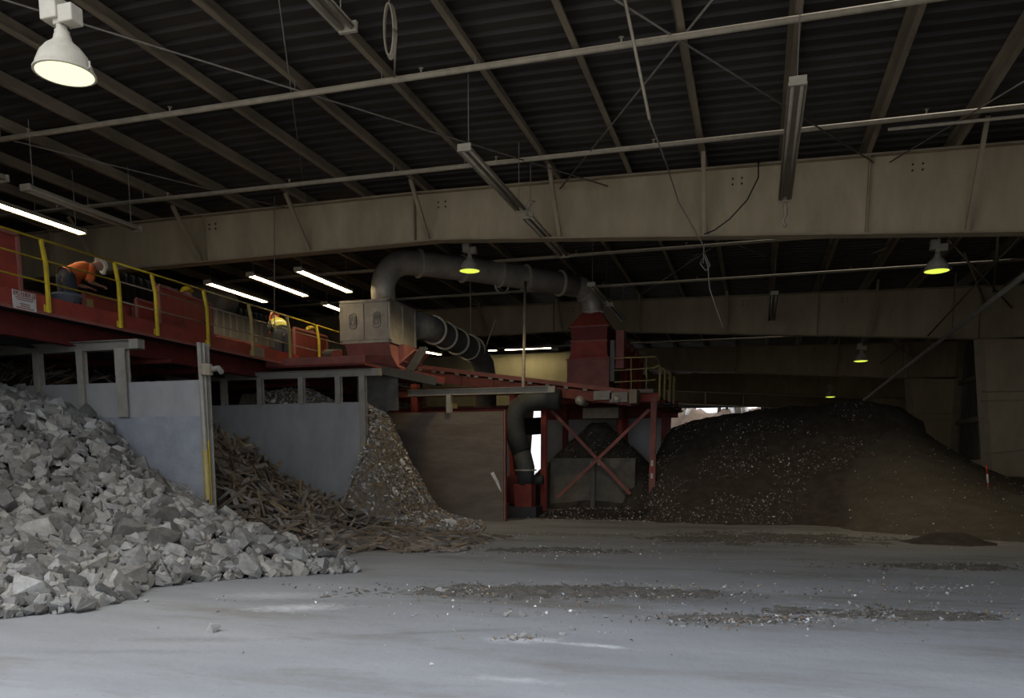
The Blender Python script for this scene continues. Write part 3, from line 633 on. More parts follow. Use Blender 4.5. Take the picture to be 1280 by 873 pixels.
# dust duct from box to hood
HX, HY = -4.62, 23.3
path = [Vector((-9.0, 18.75, 5.3)), Vector((-9.0, 18.75, 5.75))]
dirv = (Vector((HX, HY, 0)) - Vector((-9.0, 18.75, 0))).normalized(); rr = .72
cc = Vector((-9.0, 18.75, 5.75)) + dirv * rr
path += arc(cc, rr, PI, PI / 2, dirv, (0, 0, 1), 9)[1:]
e2 = Vector((HX, HY, 6.42)) - dirv * .62
path.append(cc.lerp(e2, .33) * 1); path[-1].z = 6.49; path.append(cc.lerp(e2, .66)); path[-1].z = 6.46
path += arc(Vector((e2.x, e2.y, 6.42 - .6)), .6, PI / 2, .12, dirv, (0, 0, 1), 8)
path.append(Vector((HX, HY, 5.55)))
g = thing('dust_duct', 'long bent galvanised dust duct from the grey box to the red hood', 'duct', path[0])
MB().tube(path[:14], .30, 24).obj('duct_run', M['galv'], g, True)
MB().tube(path[12:], .29, 24).obj('end_elbow', M['galv'], g, True)
for k in (10, 11): pass
a = path[10]; e_ = path[13]
for t in (.05, .3, .52, .68, .9):
    q = a.lerp(e_, t) if t > .02 else a; i = 10 + min(2, int(t * 3)); 
    s0, s1 = path[10], path[13]; tt = t * 3; i = min(2, int(tt)); q = path[10 + i].lerp(path[11 + i], tt - i); d_ = (path[11 + i] - path[10 + i]).normalized()
    MB().ring([q - d_ * .025, q + d_ * .025], .295, .355).obj('flange', M['hood'], g)
for q, d_ in ((path[17], (path[18] - path[16]).normalized()), (Vector((HX, HY, 5.72)), Vector((0, 0, 1)))): MB().ring([q - d_ * .02, q + d_ * .02], .285, .35).obj('flange', M['hood'], g)
q = path[11].lerp(path[12], .6) + Vector((0, 0, -.3)); MB().tube(arc(q + Vector((0, 0, .02)), .2, PI, 2 * PI, dirv, (0, 0, 1)), .03, 8).obj('access_port', M['galv'], g)
tag(MB().tube([(-5.60, 19.5, 3.32), (-6.05, 21.25, 6.25)], .04, 10).obj('duct_prop', M['pipe'], smooth=True, loc=(-5.6, 19.5, 3.32)), 'slim pale pipe propping the dust duct from the bay beam', 'pipe')

# red hood tower
g = thing('extraction_hood', 'tall red sheet metal extraction hood below the duct end', 'hood', (HX, HY, 3.7))
def sq(hw, hd, z): return [(HX - hw, HY - hd, z), (HX + hw, HY - hd, z), (HX + hw, HY + hd, z), (HX - hw, HY + hd, z)]
yf = HY - .6
zz = {k: at(735, k, Y=yf).z for k in (385, 408, 426, 449, 473, 487)}
MB().loft([sq(.24, .24, 5.74), sq(.57, .6, zz[408])]).obj('tapered_cap', M['red'], g)
MB().loft([sq(.53, .57, zz[408]), sq(.50, .54, zz[426])]).obj('upper_section', M['reddark'], g)
MB().loft([sq(.50, .54, zz[426]), sq(.53, .57, zz[449] + .12), sq(.58, .6, zz[449])]).obj('middle_section', M['red'], g)
MB().loft([sq(.60, .62, zz[449]), sq(.60, .62, zz[487] - .15)]).obj('base_section', M['redust'], g)
for z, h in ((zz[408], .59), (zz[426], .53), (zz[449], .63)):
    MB().box((HX - h, HY - h - .03, z - .02), (HX + h, HY + h + .03, z + .02)).obj('flange', M['redust'], g)
MB().box((HX + .72, HY - .3, zz[449] - .25), (HX + .95, HY + .1, zz[408] - .1)).obj('side_panel', M['redust'], g)
MB().box((HX + .6, HY - .5, 3.75), (HX + .72, HY + .5, zz[426])).obj('side_duct', M['galvdark'], g)
q = at(773, 440, Y=23.6); MB().box((q.x - .02, q.y - .2, q.z - .3), (q.x + .16, q.y + .2, q.z + .35)).obj('guard_plate', M['railgrey'], g)
# red uprights with rounded heads
for i in range(5):
    y = 24.6 + 1.3 * i; z = at(777 + 5.8 * i, 421 + 6.4 * i, Y=y); x = z.x
    g = thing('red_cylinder_post', 'round-headed red upright behind the hood, %s in the receding row' % ORD[i], 'post', (x, y, 0), 'round-headed red uprights')
    MB().tube([(x, y, 0), (x, y, z.z - .15)], .11, 12).obj('shaft', M['red'], g, True); MB().lathe([(.11, -.2), (.14, -.15), (.13, -.03), (.08, .05), (.001, .08)], (x, y, z.z), 14).obj('head', M['redust'], g, True)
# upper walkway railing and steps
g = thing('walkway_railing', 'pale three-bar railing on the red gantry beside the hood', 'railing', (-4, 22.7, 3.6))
A = [at(768, k, Y=22.7) for k in (448, 463.5, 478)]; B_ = [at(819, k, Y=22.7) for k in (446, 460, 475)]
for p, q, nm in zip(A, B_, ('top_rail', 'middle_rail', 'lower_rail')): MB().tube([p, q], .02, 8).obj(nm, M['yelold'], g, True)
for x in (789, 808): MB().tube([at(x, 446.5, Y=22.7), at(x, 492, Y=22.7)], .018, 8).obj('post', M['yelold'], g, True)
MB().tube([B_[0], at(830, 462, Y=24)], .02, 8).obj('sloping_rail', M['railgrey'], g, True)
MB().box(at(786, 487, Y=22.6), at(817, 498, Y=22.75)).obj('toe_board', M['railgrey'], g)
g = thing('stair_guard', 'yellow stairway hoops at the end of the red gantry', 'stair', (-2.7, 24, 3.0))
for i, (px_, t_, b_) in enumerate(((825.5, 459, 503), (831.5, 462, 507), (838, 466, 511), (843, 472, 512))):
    Y = 22.9 + .75 * i; p, q = at(px_, t_, Y=Y), at(px_ - 1.5, b_, Y=Y); MB().tube([p + Vector((-.2, 0, -.02)), p + Vector((-.05, 0, .04)), p, p + (q - p) * .9, q + Vector((-.05, 0, -.03)), q + Vector((-.18, 0, .0))], .035, 8).obj('hoop', M['yelold'], g, True)
MB().bar(at(820, 503, Y=23.2), at(842, 514, Y=25.2), .5, .12).obj('stringer', M['reddark'], g)
for k in range(4): q = at(826 + 5 * k, 503 + 3 * k, Y=23.2 + .6 * k); MB().box(q + Vector((-.3, -.1, -.08)), q + Vector((.3, .1, -.04))).obj('tread', M['dark'], g)

# lower ringed duct
pth = [Vector((-8.35, 19.5, 4.98)), Vector((-8.3, 20.2, 4.97)), Vector((-8.22, 22.6, 4.86)), Vector((-8.15, 23.4, 4.75)), Vector((-8.12, 23.85, 4.45)), Vector((-8.1, 24.0, 4.0)), Vector((-8.1, 24.0, 2.4)), Vector((-8.1, 24.0, .0))]
g = thing('ringed_duct', 'ringed grey duct running back from the grey box then down behind the conveyor', 'duct', pth[0])
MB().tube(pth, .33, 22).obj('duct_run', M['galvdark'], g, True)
for y in (20.3, 21.05, 21.9, 22.75, 23.15): 
    z = 4.97 - (y - 20.2) * .046; x = -8.3 + (y - 20.2) * .033; MB().ring([(x, y - .02, z), (x, y + .02, z)], .325, .38).obj('flange', M['hood'], g)
MB().tube([(-8.3, 23.2, 5.0), (-8.3, 23.2, 6.95)], .015, 6).obj('hanger', M['pipe'], g); MB().tube([(-7.9, 23.4, 4.9), (-7.6, 23.4, 5.7)], .02, 6).obj('brace', M['pipe'], g)

# ------------------------------------------------------------------ sloping conveyor
YC = 21.6
p, q = at(520, 457, Y=YC), at(790, 489, Y=YC); p2, q2 = at(520, 474, Y=YC), at(786, 500, Y=YC)
g = thing('sloping_conveyor', 'long dusty red conveyor sloping down in front of the hood', 'conveyor', q)
d = (q - p).normalized(); hgt = (p - p2).length
MB().bar(p - Vector((0, 0, .03)), q - Vector((0, 0, .03)), .05, .11).obj('upper_rail', M['redust'], g)
MB().bar(p - Vector((0, -.03, .27)), q - Vector((0, -.03, .26)), .04, .26).obj('side_plate', M['convred'], g)
MB().bar(p + Vector((0, .35, .0)), q + Vector((0, .35, .0)), .7, .03).obj('belt', M['rubber'], g)
MB().bar(p + Vector((0, .7, -.14)), q + Vector((0, .7, -.14)), .05, .4).obj('back_plate', M['redust'], g)
MB().bar(at(640, 490, Y=YC) + Vector((0, .3, 0)), at(780, 501, Y=YC) + Vector((0, .3, 0)), .5, .1).obj('return_belt', M['dark'], g)
for x in (527, 545, 556, 575, 590, 600, 618, 632, 645, 668, 690, 712, 735, 758):
    t = (x - 520) / 270; c = p.lerp(q, t) - Vector((0, .03, .115)); MB().bar(c - d * .06, c + d * .06, .05, .06).obj('idler_bracket', M['steelgrey'], g)
for x in (538, 580, 622, 664, 706, 748): t = (x - 520) / 270; c = p.lerp(q, t) - Vector((0, .0, .27)); MB().bar(c - Vector((0, 0, .14)), c + Vector((0, 0, .14)), .02, .03).obj('seam', M['reddark'], g)
for x0, x1, y0_, y1_ in ((762, 785, 491, 503), (742, 765, 489, 500)):
    a, c = at(x0, y0_, Y=YC - .1), at(x1, y1_, Y=YC + .0); MB().box(a, c).obj('take_up_frame', M['steelgrey'], g)
for x, y_, r in ((771, 499, .10), (725, 501, .12)): c = at(x, y_, Y=YC - .1); MB().tube([c + Vector((0, -.06, 0)), c + Vector((0, .7, 0))], r, 16).obj('roller', M['galv'], g, True)
c = at(791, 491, Y=YC); MB().box(c + Vector((-.08, -.1, -.28)), c + Vector((.12, .5, .08))).obj('head_bracket', M['railgrey'], g)
# short dark trough
a, c = at(440, 455, Y=17.4), at(545, 477, Y=18.6); g = thing('side_trough', 'dark sloping side trough below the red hopper', 'trough', a)
MB().bar(a + Vector((0, .3, -.05)), c + Vector((0, .3, -.05)), .5, .04).obj('floor_plate', M['dark'], g); MB().bar(a, c, .04, .2).obj('side_plate', M['dark'], g); MB().bar(a + Vector((0, .55, .05)), c + Vector((0, .55, .05)), .04, .2).obj('back_plate', M['reddark'], g)
# chute plates above litter heap
g = thing('discharge_chute', 'dark steel discharge chute above the mixed litter heap', 'chute', (-9, 18.6, 2.7))
MB().box((-9.6, 18.4, 2.72), (-8.75, 18.44, 3.7)).obj('front_plate', M['galvdark'], g); MB().box((-8.70, 18.2, 2.75), (-8.40, 18.24, 3.7)).obj('side_plate', M['galvdark'], g); MB().box((-9.6, 18.44, 2.72), (-9.56, 19.3, 3.7)).obj('back_plate', M['dark'], g)

# red steel under the conveyor behind bay wall 3
g = thing('low_gantry', 'low red steel gantry seen in the gap above the rusty bay wall', 'frame', (-8, 22, 0))
for x in (-9.6, -6.6): MB().ibeam((x, 22.0, 0), (x, 22.0, 3.75), .2, .2).obj('post', M['red'], g)
MB().ibeam((-11, 22.0, 3.5), (-6.4, 22.0, 3.5), .2, .24).obj('upper_beam', M['reddark'], g); MB().ibeam((-11, 22.2, 2.95), (-6.4, 22.2, 2.95), .2, .24).obj('lower_beam', M['reddark'], g)
MB().tube([(-9.2, 21.9, 3.42), (-7.2, 21.9, 3.42)], .02, 6).obj('guard_bar', M['yelold'], g); MB().bar((-8.4, 21.9, 3.1), (-8.25, 21.9, 3.1), .02, .14).obj('yellow_label', M['yelold'], g)

# ------------------------------------------------------------------ bay walls
def bay_wall(label, Y, x_end, z_pan, xb0, xb1, zbm, m, studs, post=True, plate=None, x_start=-15.5, z_post=3.4, th=.06):
    g = thing('bay_wall', label, 'wall panel', (x_end, Y, 0), 'bay divider walls')
    MB().box((x_start, Y - th / 2, 0), (x_end - .04, Y + th / 2, z_pan)).obj('panel', m, g)
    if plate: MB().box((plate[0], Y - th / 2 - .025, 0), (x_end - .06, Y - th / 2 - .001, plate[1])).obj('lower_plate', M['plate'], g)
    for x in studs:
        b = MB(); b.ibeam((x, Y - .05, z_pan - .58 if plate else z_pan - .02), (x, Y - .05, zbm - .06), .21 if (plate and x > -10.5) else .13, .12, .015); b.obj('stud', M['post'], g)
    MB().ibeam((xb0, Y - .02, zbm), (xb1, Y - .02, zbm), .15, .16).obj('top_beam', M['steelgrey'], g)
    MB().box((xb1 - .18, Y - .1, zbm - .075), (xb1, Y + .06, zbm + .075)).obj('beam_end', M['post'], g)
    if post:
        p = MB(); p.ibeam((x_end, Y - .02, 0), (x_end, Y - .02, z_post), .14, .12, .016); p.obj('post', M['post'], g)
        zy = 1.85 if plate else 1.95
        p = MB(); p.box((x_end - .075, Y - .085, 0), (x_end - .045, Y - .079, zy)); p.obj('yellow_paint', M['yelold'], g)
        p = MB(); p.box((x_end + .02, Y - .085, 0), (x_end + .072, Y - .079, zy)); p.obj('yellow_paint', M['yellow' if plate else 'yelold'], g)
        p = MB(); p.tube([(x_end + .05, Y - .135, 0), (x_end + .03, Y - .13, 1.7)], .042, 10); p.obj('yellow_sleeve', M['yelold'], g, True)
        p = MB(); p.tube([(x_end + .045, Y - .13, 0), (x_end + .02, Y - .12, z_post * .6), (x_end, Y - .12, z_post)], .038, 10); p.obj('corner_tube', M['post'] if not plate else M['post'], g, True) if plate else None
    return g
g = bay_wall('nearest bay wall, grey steel above the broken concrete heap', 11.4, -8.70, 2.84, -15.5, -9.92, 3.46, M['panel'], [-11.15, -10.3, -12.1], True, (-12.5, 2.26), z_post=3.42)
c = at(258, 462, Y=11.3); b = MB()
for k in range(6): b.ring([(c.x, c.y - .0, c.z - .09 + .03 * k), (c.x, c.y, c.z - .068 + .03 * k)], .085, .10, 12)
b.obj('wire_wrap', M['pipe'], g)
MB().tube([c + Vector((.1, 0, .0)), c + Vector((.2, .05, .02)), c + Vector((.28, 0, -.05))], .045, 8).obj('clamp', M['steelgrey'], g)
bay_wall('unseen bay wall added to shade the broken concrete heap from the camera side', 6.1, -8.7, 3.36, -15.5, -9.4, 3.46, M['panel'], [-11.15, -12.1], True, None, z_post=3.42)  # unseen repeat of the bay walls, added and heightened to shade the rubble
bay_wall('second bay wall, grey steel between the wood heap and the litter heap', 16.7, -8.56, 2.85, -14.2, -8.12, 3.50, M['panel'], [-13.3, -11.2, -10.1, -9.15, -12.2], True, None, z_post=3.45)
bay_wall('third bay wall of brown rusty steel behind the litter heap', 19.5, -6.07, 2.77, -8.7, -4.77, 3.27, M['rust'], [-7.55], False, None, x_start=-10.5)
g = COL.objects['bay_wall.003']
MB().box((-6.09, 19.44, 0), (-6.05, 19.56, 2.8)).obj('edge_angle', M['redust'], g)
q = at(615, 582, Y=19.4); b = MB(); b.add([at(613, 592, Y=19.46), at(617, 590, Y=19.46), at(623, 602, Y=19.46), at(627, 616, Y=19.46), at(624, 612, Y=19.46), at(619, 602, Y=19.46)], [(0, 1, 2, 3, 4, 5)]); b.obj('scrape_mark', M['paper'], g)
bay_wall('fourth bay wall, dim grey panel beyond the red braced gantry', 26.0, -2.66, 2.98, -6.6, -2.6, 3.25, M['panel'], [-4.2], False, None, x_start=-6.72)
MB().box((-2.72, 25.9, 0), (-2.62, 26.1, 3.0)).obj('edge_angle', M['redust'], COL.objects['bay_wall.004'])

# ------------------------------------------------------------------ red X-braced gantry
YG = 22.5
xl, xr = at(680, 570, Y=YG).x, at(816, 570, Y=YG).x; zt = at(750, 499, Y=YG).z
g = thing('braced_gantry', 'red steel gantry with crossed braces under the conveyor end', 'frame', (xl, YG, 0))
MB().ibeam((xl, YG, 0), (xl, YG, zt), .16, .16, .016).obj('post', M['red'], g)
MB().ibeam((xr, YG, 0), (xr, YG, zt), .16, .16, .016).obj('post', M['redust'], g)
MB().ibeam((xl - .9, YG, zt), (xr + .12, YG, zt), .18, .22, .018).obj('top_beam', M['red'], g)
for a_, c_ in (((688, 512), (788, 618)), ((812, 512), (697, 622))):
    MB().bar(at(*a_, Y=YG - .03), at(*c_, Y=YG - .03), .03, .09).obj('brace', M['redust'], g)
for y in (25.2,):
    MB().ibeam((xl, y, 0), (xl, y, zt), .16, .16, .016).obj('post', M['reddark'], g); MB().ibeam((xr, y, 0), (xr, y, zt), .16, .16, .016).obj('post', M['reddark'], g); MB().ibeam((xl, y, zt), (xr, y, zt), .16, .2).obj('top_beam', M['reddark'], g)
MB().box((xl - .8, 25.3, 2.85), (xr + .4, 25.34, zt + .1)).obj('rear_fascia', M['reddark'], g)
MB().box((xl - .2, YG + .1, zt + .12), (xr, 25.3, zt + .15)).obj('deck', M['dark'], g)
q = at(815, 582, Y=YG - .09); b = MB(); b.box((q.x - .03, YG - .092, q.z - .02), (q.x + .03, YG - .085, q.z + .14)); b.box((q.x - .03, YG - .092, q.z - .36), (q.x + .03, YG - .085, q.z - .22)); b.obj('white_sticker', M['white'], g)
MB().box((q.x - .03, YG - .092, q.z - .2), (q.x + .03, YG - .085, q.z - .04)).obj('red_sticker', M['signred'], g)
# hanging plate
a, c = at(728, 510, Y=23.2), at(773, 523, Y=23.2); tag(MB().box(a, c + Vector((0, .6, 0))).obj('chute_mouth', M['railgrey'], loc=a, bevel=.02), 'dull chute mouth hanging below the gantry above the small dirt heap', 'chute')
# low block wall in front of heap
g = thing('low_block_wall', 'low dusty concrete wall behind the crossed red braces', 'wall panel', (-5.5, 23.0, 0))
a, c = at(688, 573, Y=23.0), at(795, 573, Y=23.0); MB().box((a.x, 23.0, 0), (c.x, 23.14, a.z)).obj('panel', M['concrete'], g, bevel=.015)
for x in (742, 792): q = at(x, 573, Y=22.95); MB().ibeam((q.x, 22.92, 0), (q.x, 22.92, q.z), .12, .12, .02).obj('post', M['concrete'], g)
MB().box(at(738, 578, Y=22.85), at(741, 582, Y=22.95)).obj('bracket', M['paper'], g); MB().box(at(747, 578, Y=22.85), at(751, 582, Y=22.95)).obj('bracket', M['paper'], g)
# black suction duct and red blower
Yb = 21.2
pts = [at(*k, Y=Yb) for k in ((700, 500), (676, 499), (660, 502), (648, 510), (643, 525), (645, 545), (652, 565), (657, 585), (656, 607))]
g = thing('suction_duct', 'fat black bent suction duct at the end of the rusty bay wall', 'duct', pts[-1])
M['blackduct'] = mat('black_duct', (.075, .078, .075), (.045, .045, .043), 3, .6)
MB().tube(pts[:-2], .27, 20).obj('elbow', M['blackduct'], g, True); MB().tube(pts[-3:], .25, 20).obj('lower_pipe', M['blackduct'], g, True)
q = at(657, 588, Y=Yb); MB().ring([q - Vector((0, 0, .02)), q + Vector((0, 0, .02))], .245, .3).obj('flange', M['galv'], g)
g = thing('blower', 'red fan blower on the floor below the black suction duct', 'machine', at(650, 630, Y=Yb))
q = at(643, 612, Y=Yb); MB().tube([q + Vector((0, -.2, 0)), q + Vector((0, .3, 0))], .38, 24).obj('fan_casing', M['reddark'], g, True)
q2 = at(656, 605, Y=Yb); MB().loft([[(q2.x - .22, Yb - .2, .25), (q2.x + .25, Yb - .2, .25), (q2.x + .25, Yb + .2, .25), (q2.x - .22, Yb + .2, .25)], [(q2.x - .25, Yb - .24, q2.z), (q2.x + .25, Yb - .24, q2.z), (q2.x + .25, Yb + .24, q2.z), (q2.x - .25, Yb + .24, q2.z)]]).obj('inlet_box', M['red'], g)
MB().box((q.x - .4, Yb - .3, 0), (q.x + .7, Yb + .4, .3)).obj('base', M['dark'], g)
q = at(668, 600, Y=Yb + .2); MB().tube([q + Vector((-.1, 0, 0)), q + Vector((.25, 0, 0))], .13, 14).obj('motor', M['dark'], g, True)
# cross member dark behind
a, c = at(655, 524, Y=36), at(700, 520, Y=36); g = thing('far_header', 'dark header beam in the bright gap beside the red post', 'beam', a)
MB().bar(at(625, 536, Y=36), at(700, 531, Y=36), .4, .75).obj('beam', M['dark'], g); MB().bar(at(690, 520, Y=36), at(690, 520, Y=36) * 1 - Vector((0, 0, at(690, 520, Y=36).z)), .3, .3).obj('post', M['dark'], g)
# white and red marker pole
a, c = at(1233, 582, Y=21.5), at(1237, 626, Y=21.5); g = thing('marker_pole', 'thin red and white marker pole standing in the dirt by the column', 'pole', c)
for k in range(4): MB().tube([c.lerp(a, k / 4), c.lerp(a, (k + 1) / 4)], .022, 8).obj('band', M['white'] if k == 2 else M['signred'], g, True)
MB().tube([c, (c.x, c.y, .2)], .022, 8).obj('band', M['signred'], g, True)

# ------------------------------------------------------------------ heaps
def lin(x, pts):
    if x <= pts[0][0]: return pts[0][1]
    for (a, va), (b_, vb) in zip(pts, pts[1:]):
        if x <= b_: return va + (vb - va) * (x - a) / (b_ - a)
    return pts[-1][1]
def sm(t): t = max(0, min(1, t)); return t * t * (3 - 2 * t)
def nz(x, y, s, k=0): return noise.noise(Vector((x * s, y * s, k)))
def fbm(x, y, s, k=0): return nz(x, y, s, k) + .5 * nz(x, y, s * 2.1, k + 3) + .25 * nz(x, y, s * 4.3, k + 7)
def heap_mesh(hf, x0, x1, y0, y1, st):
    nx, ny = int((x1 - x0) / st) + 1, int((y1 - y0) / st) + 1
    H = [[hf(x0 + i * st, y0 + j * st) for i in range(nx)] for j in range(ny)]
    b = MB(); idx = {}
    for j in range(ny - 1):
        for i in range(nx - 1):
            if max(H[j][i], H[j][i + 1], H[j + 1][i], H[j + 1][i + 1]) <= .002: continue
            q = []
            for (jj, ii) in ((j, i), (j, i + 1), (j + 1, i + 1), (j + 1, i)):
                if (jj, ii) not in idx: idx[(jj, ii)] = len(b.v); b.v.append(Vector((x0 + ii * st, y0 + jj * st, max(H[jj][ii], -.04))))
                q.append(idx[(jj, ii)])
            b.f.append(tuple(q)); b.mi.append(0)
    return b
def normal(hf, x, y, e=.12):
    return Vector((hf(x - e, y) - hf(x + e, y), hf(x, y - e) - hf(x, y + e), 2 * e)).normalized()
def scatter_mesh(b, hf, pts, shapes, smin, smax, nm, flat=.5, sink=.1, powr=1.6):
    for x, y in pts:
        h = hf(x, y)
        if h is None: continue
        s = smin + (smax - smin) * random.random() ** powr
        V, F = random.choice(shapes); n = normal(hf, x, y)
        R = n.to_track_quat('Z', 'X').to_matrix() @ Matrix.Rotation(random.uniform(0, 6.28), 3, 'Z') @ Matrix.Rotation(random.gauss(0, flat), 3, 'X') @ Matrix.Rotation(random.gauss(0, flat), 3, 'Y')
        c = Vector((x, y, h)) + n * s * sink
        b.add([c + R @ (v * s) for v in V], F, random.randrange(nm) if isinstance(nm, int) else random.choice(nm))
    return b
def hull_shape(n, dims, jit, seed):
    rnd = random.Random(seed); bm = bmesh.new()
    for k in range(n):
        p = Vector((rnd.uniform(-1, 1), rnd.uniform(-1, 1), rnd.uniform(-1, 1)))
        m = max(abs(c) for c in p); p /= m; p = Vector([c * (1 - jit * rnd.random()) for c in p]); bm.verts.new((p.x * dims[0] / 2, p.y * dims[1] / 2, p.z * dims[2] / 2))
    r = bmesh.ops.convex_hull(bm, input=bm.verts)
    bmesh.ops.delete(bm, geom=[v for v in bm.verts if not v.link_faces], context='VERTS')
    bmesh.ops.dissolve_limit(bm, angle_limit=.16, verts=bm.verts, edges=bm.edges)
    bm.verts.index_update(); V = [v.co.copy() for v in bm.verts]; F = [tuple(v.index for v in f.verts) for f in bm.faces]; bm.free(); return V, F
rr_ = random.Random(3)
CH = [hull_shape(rr_.choice((12, 14, 17)), (1, rr_.uniform(.6, .95), rr_.uniform(.5, .9)), .2, 100 + i) for i in range(26)]
SLAB = [hull_shape(13, (1, rr_.uniform(.6, .9), rr_.uniform(.2, .34)), .22, 300 + i) for i in range(8)]
FLK = [hull_shape(7, (1, rr_.uniform(.4, .9), rr_.uniform(.08, .35)), .3, 500 + i) for i in range(8)]
GRN = [hull_shape(7, (1, .8, .7), .3, 600 + i) for i in range(5)]

# --- broken concrete heap
TOE = [(3.0, -8.4), (4.6, -7.5), (5.8, -6.95), (6.35, -6.45), (6.8, -6.45), (7.9, -6.9), (8.8, -6.35), (9.4, -5.65), (9.75, -5.15), (10.2, -5.5), (11.0, -6.5), (11.6, -7.4), (12.2, -8.4)]
PRF = [(-.3, -.25), (0, -.02), (.04, .10), (.29, .60), (.46, 1.18), (.61, 2.05), (.8, 2.5), (.95, 2.75), (1.4, 2.8)]
def h_rub(x, y):
    s = lin(y, TOE) - x
    z = lin(s / (lin(y, TOE) + 13), PRF)
    if s > 0: z += .08 * fbm(x, y, 1.1) * min(1, s)
    return z
def rub_ok(x, y):
    if x < -8.72 and y > 11.25: return False
    return True
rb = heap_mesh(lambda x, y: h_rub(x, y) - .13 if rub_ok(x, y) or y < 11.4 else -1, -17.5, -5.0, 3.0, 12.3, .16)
tag(rb.obj('concrete_rubble', M['chunkbase'], smooth=True), 'fines between the chunks of the big broken concrete heap, darkened for gap shade', 'rubble', kind='stuff')
def in_view(p, m=40):
    v = Vector(p) - CO; k = v.dot(CF)
    if k < .5: return None
    px = 640 + FPX * v.dot(CR) / k; py_ = PPY - FPX * v.dot(CU) / k
    return (px, py_, k) if -m < px < 1280 + m and -m < py_ < 873 + m else None
chunk_mesh = []
for i, (V, F) in enumerate(CH + SLAB):
    me = bpy.data.meshes.new('chunk'); me.from_pydata(V, [], F); me.materials.append(M['chunk']); me.update(); chunk_mesh.append(me)
def chunk_obj(p, s, n, label, group, slab=None, flat=.35, mi=None):
    i = mi if mi is not None else (26 + random.randrange(8) if slab else random.randrange(26))
    o = bpy.data.objects.new('concrete_chunk', chunk_mesh[i]); COL.objects.link(o)
    R = n.to_track_quat('Z', 'X').to_matrix() @ Matrix.Rotation(random.uniform(0, 6.28), 3, 'Z') @ Matrix.Rotation(random.gauss(0, flat), 3, 'X') @ Matrix.Rotation(random.gauss(0, flat), 3, 'Y')
    o.matrix_world = Matrix.Translation(p) @ R.to_4x4() @ Matrix.Diagonal((s, s, s, 1))
    return tag(o, label, 'concrete chunk', group)
placed = []
def try_place(x, y, s, k=.62):
    for (a, c, t) in placed:
        if abs(a - x) < .6 and abs(c - y) < .6 and (a - x) ** 2 + (c - y) ** 2 < (k * (s + t) / 2) ** 2: return False
    placed.append((x, y, s)); return True
def zone(px, py_):
    if py_ > 690 and px < 160: return 'at the rubble toe nearest the camera'
    if px > 250: return 'in the low rubble tongue before the wood heap'
    if py_ > 640: return 'on the lower front slope of the rubble heap'
    if py_ > 560: return 'on the middle slope of the rubble heap'
    return 'high on the rubble heap below the wall studs'
rnd_tries = 0; cnt = 0
while cnt < 296 and rnd_tries < 60000:
    rnd_tries += 1
    y = random.uniform(5.0, 12.0); x = random.uniform(-13.5, -5.2)
    s_in = lin(y, TOE) - x
    if s_in < .12 or not rub_ok(x, y): continue
    h = h_rub(x, y); v = in_view((x, y, h), 0)
    if not v: continue
    if x < -8.5 and y > 11.1: continue
    if random.random() > (9.5 / v[2]) ** 2: continue
    s = random.choice((.19, .22, .25, .28, .32, .40)) * random.uniform(.85, 1.15)
    if s > .42 and random.random() < .6: continue
    if not try_place(x, y, s): continue
    n = normal(h_rub, x, y); slab = random.random() < .22
    sz = 'big' if s > .36 else ('middle-sized' if s > .28 else 'small')
    shp = 'flat concrete slab' if slab else 'angular concrete lump'
    z_ = zone(v[0], v[1])
    chunk_obj(Vector((x, y, max(h, s * .2))) + n * s * .20, s, n, '%s %s %s' % (sz, shp, z_), 'concrete chunks in the rubble heap', slab)
    cnt += 1
# the rest of the heap
b = MB(); pts = []; t_ = 0
small = []
while len(small) < 4600 and t_ < 200000:
    t_ += 1
    y = random.uniform(4.6, 12.1); x = random.uniform(-15.5, -5.0)
    s_in = lin(y, TOE) - x
    if s_in < .02 or not rub_ok(x, y) or not in_view((x, y, h_rub(x, y)), 60): continue
    small.append((x, y))
scatter_mesh(b, lambda x, y: max(h_rub(x, y), .01), small, CH + SLAB, .08, .26, 1, .6, .18, 1.5)
tag(b.obj('concrete_rubble', M['chunk']), 'smaller broken concrete packed between the large chunks of the heap', 'rubble', kind='stuff')
UP = Vector((0, 0, 1))
for (px_, py_, s, lb) in ((265, 790, .13, 'pale loose lump of concrete alone on the floor in front of the rubble heap'), (131, 757, .11, 'loose lump just off the rubble toe, between heap and floor'), (103, 762, .26, 'brownish slab tipped at the very toe of the rubble heap'), (165, 730, .30, 'blocky pale lump projecting from the rubble toe onto the floor'),
                          (183, 753, .06, 'tiny white chip on the floor beside the rubble toe'), (405, 716, .34, 'long pale block lying at the tip of the rubble tongue'), (428, 695, .32, 'dusty cylinder-like block at the end of the rubble tongue'), (715, 788, .07, 'pale crumb on the floor to one side of the white chalky spill'),
                          (655, 798, .08, 'largest crumb in the white chalky spill on the floor'), (640, 801, .06, 'smaller crumb next to the largest one in the chalky spill'), (668, 797, .06, 'round crumb on the far side of the chalky spill'), (549, 741, .10, 'pale pair-like lump on the near brown soil patch'), (555, 741, .08, 'small pale lump touching another on the brown soil patch'),
                          (632, 771, .07, 'flat pale crumb between brown soil patch and chalky spill'), (653, 771, .09, 'knobbly pale crumb between brown soil patch and chalky spill'), (233, 723, .08, 'white chip under the rubble slope edge'), (703, 794, .06, 'pale crumb cluster piece near the white streak')):
    p = at(px_, py_, Z=0); o = chunk_obj(Vector((p.x, p.y, s * .25)), s, UP, lb, 'loose lumps on the floor', s > .25 and px_ == 103, .15)
    if s < .2: o.data = o.data.copy(); o.data.materials[0] = M['palechunk']

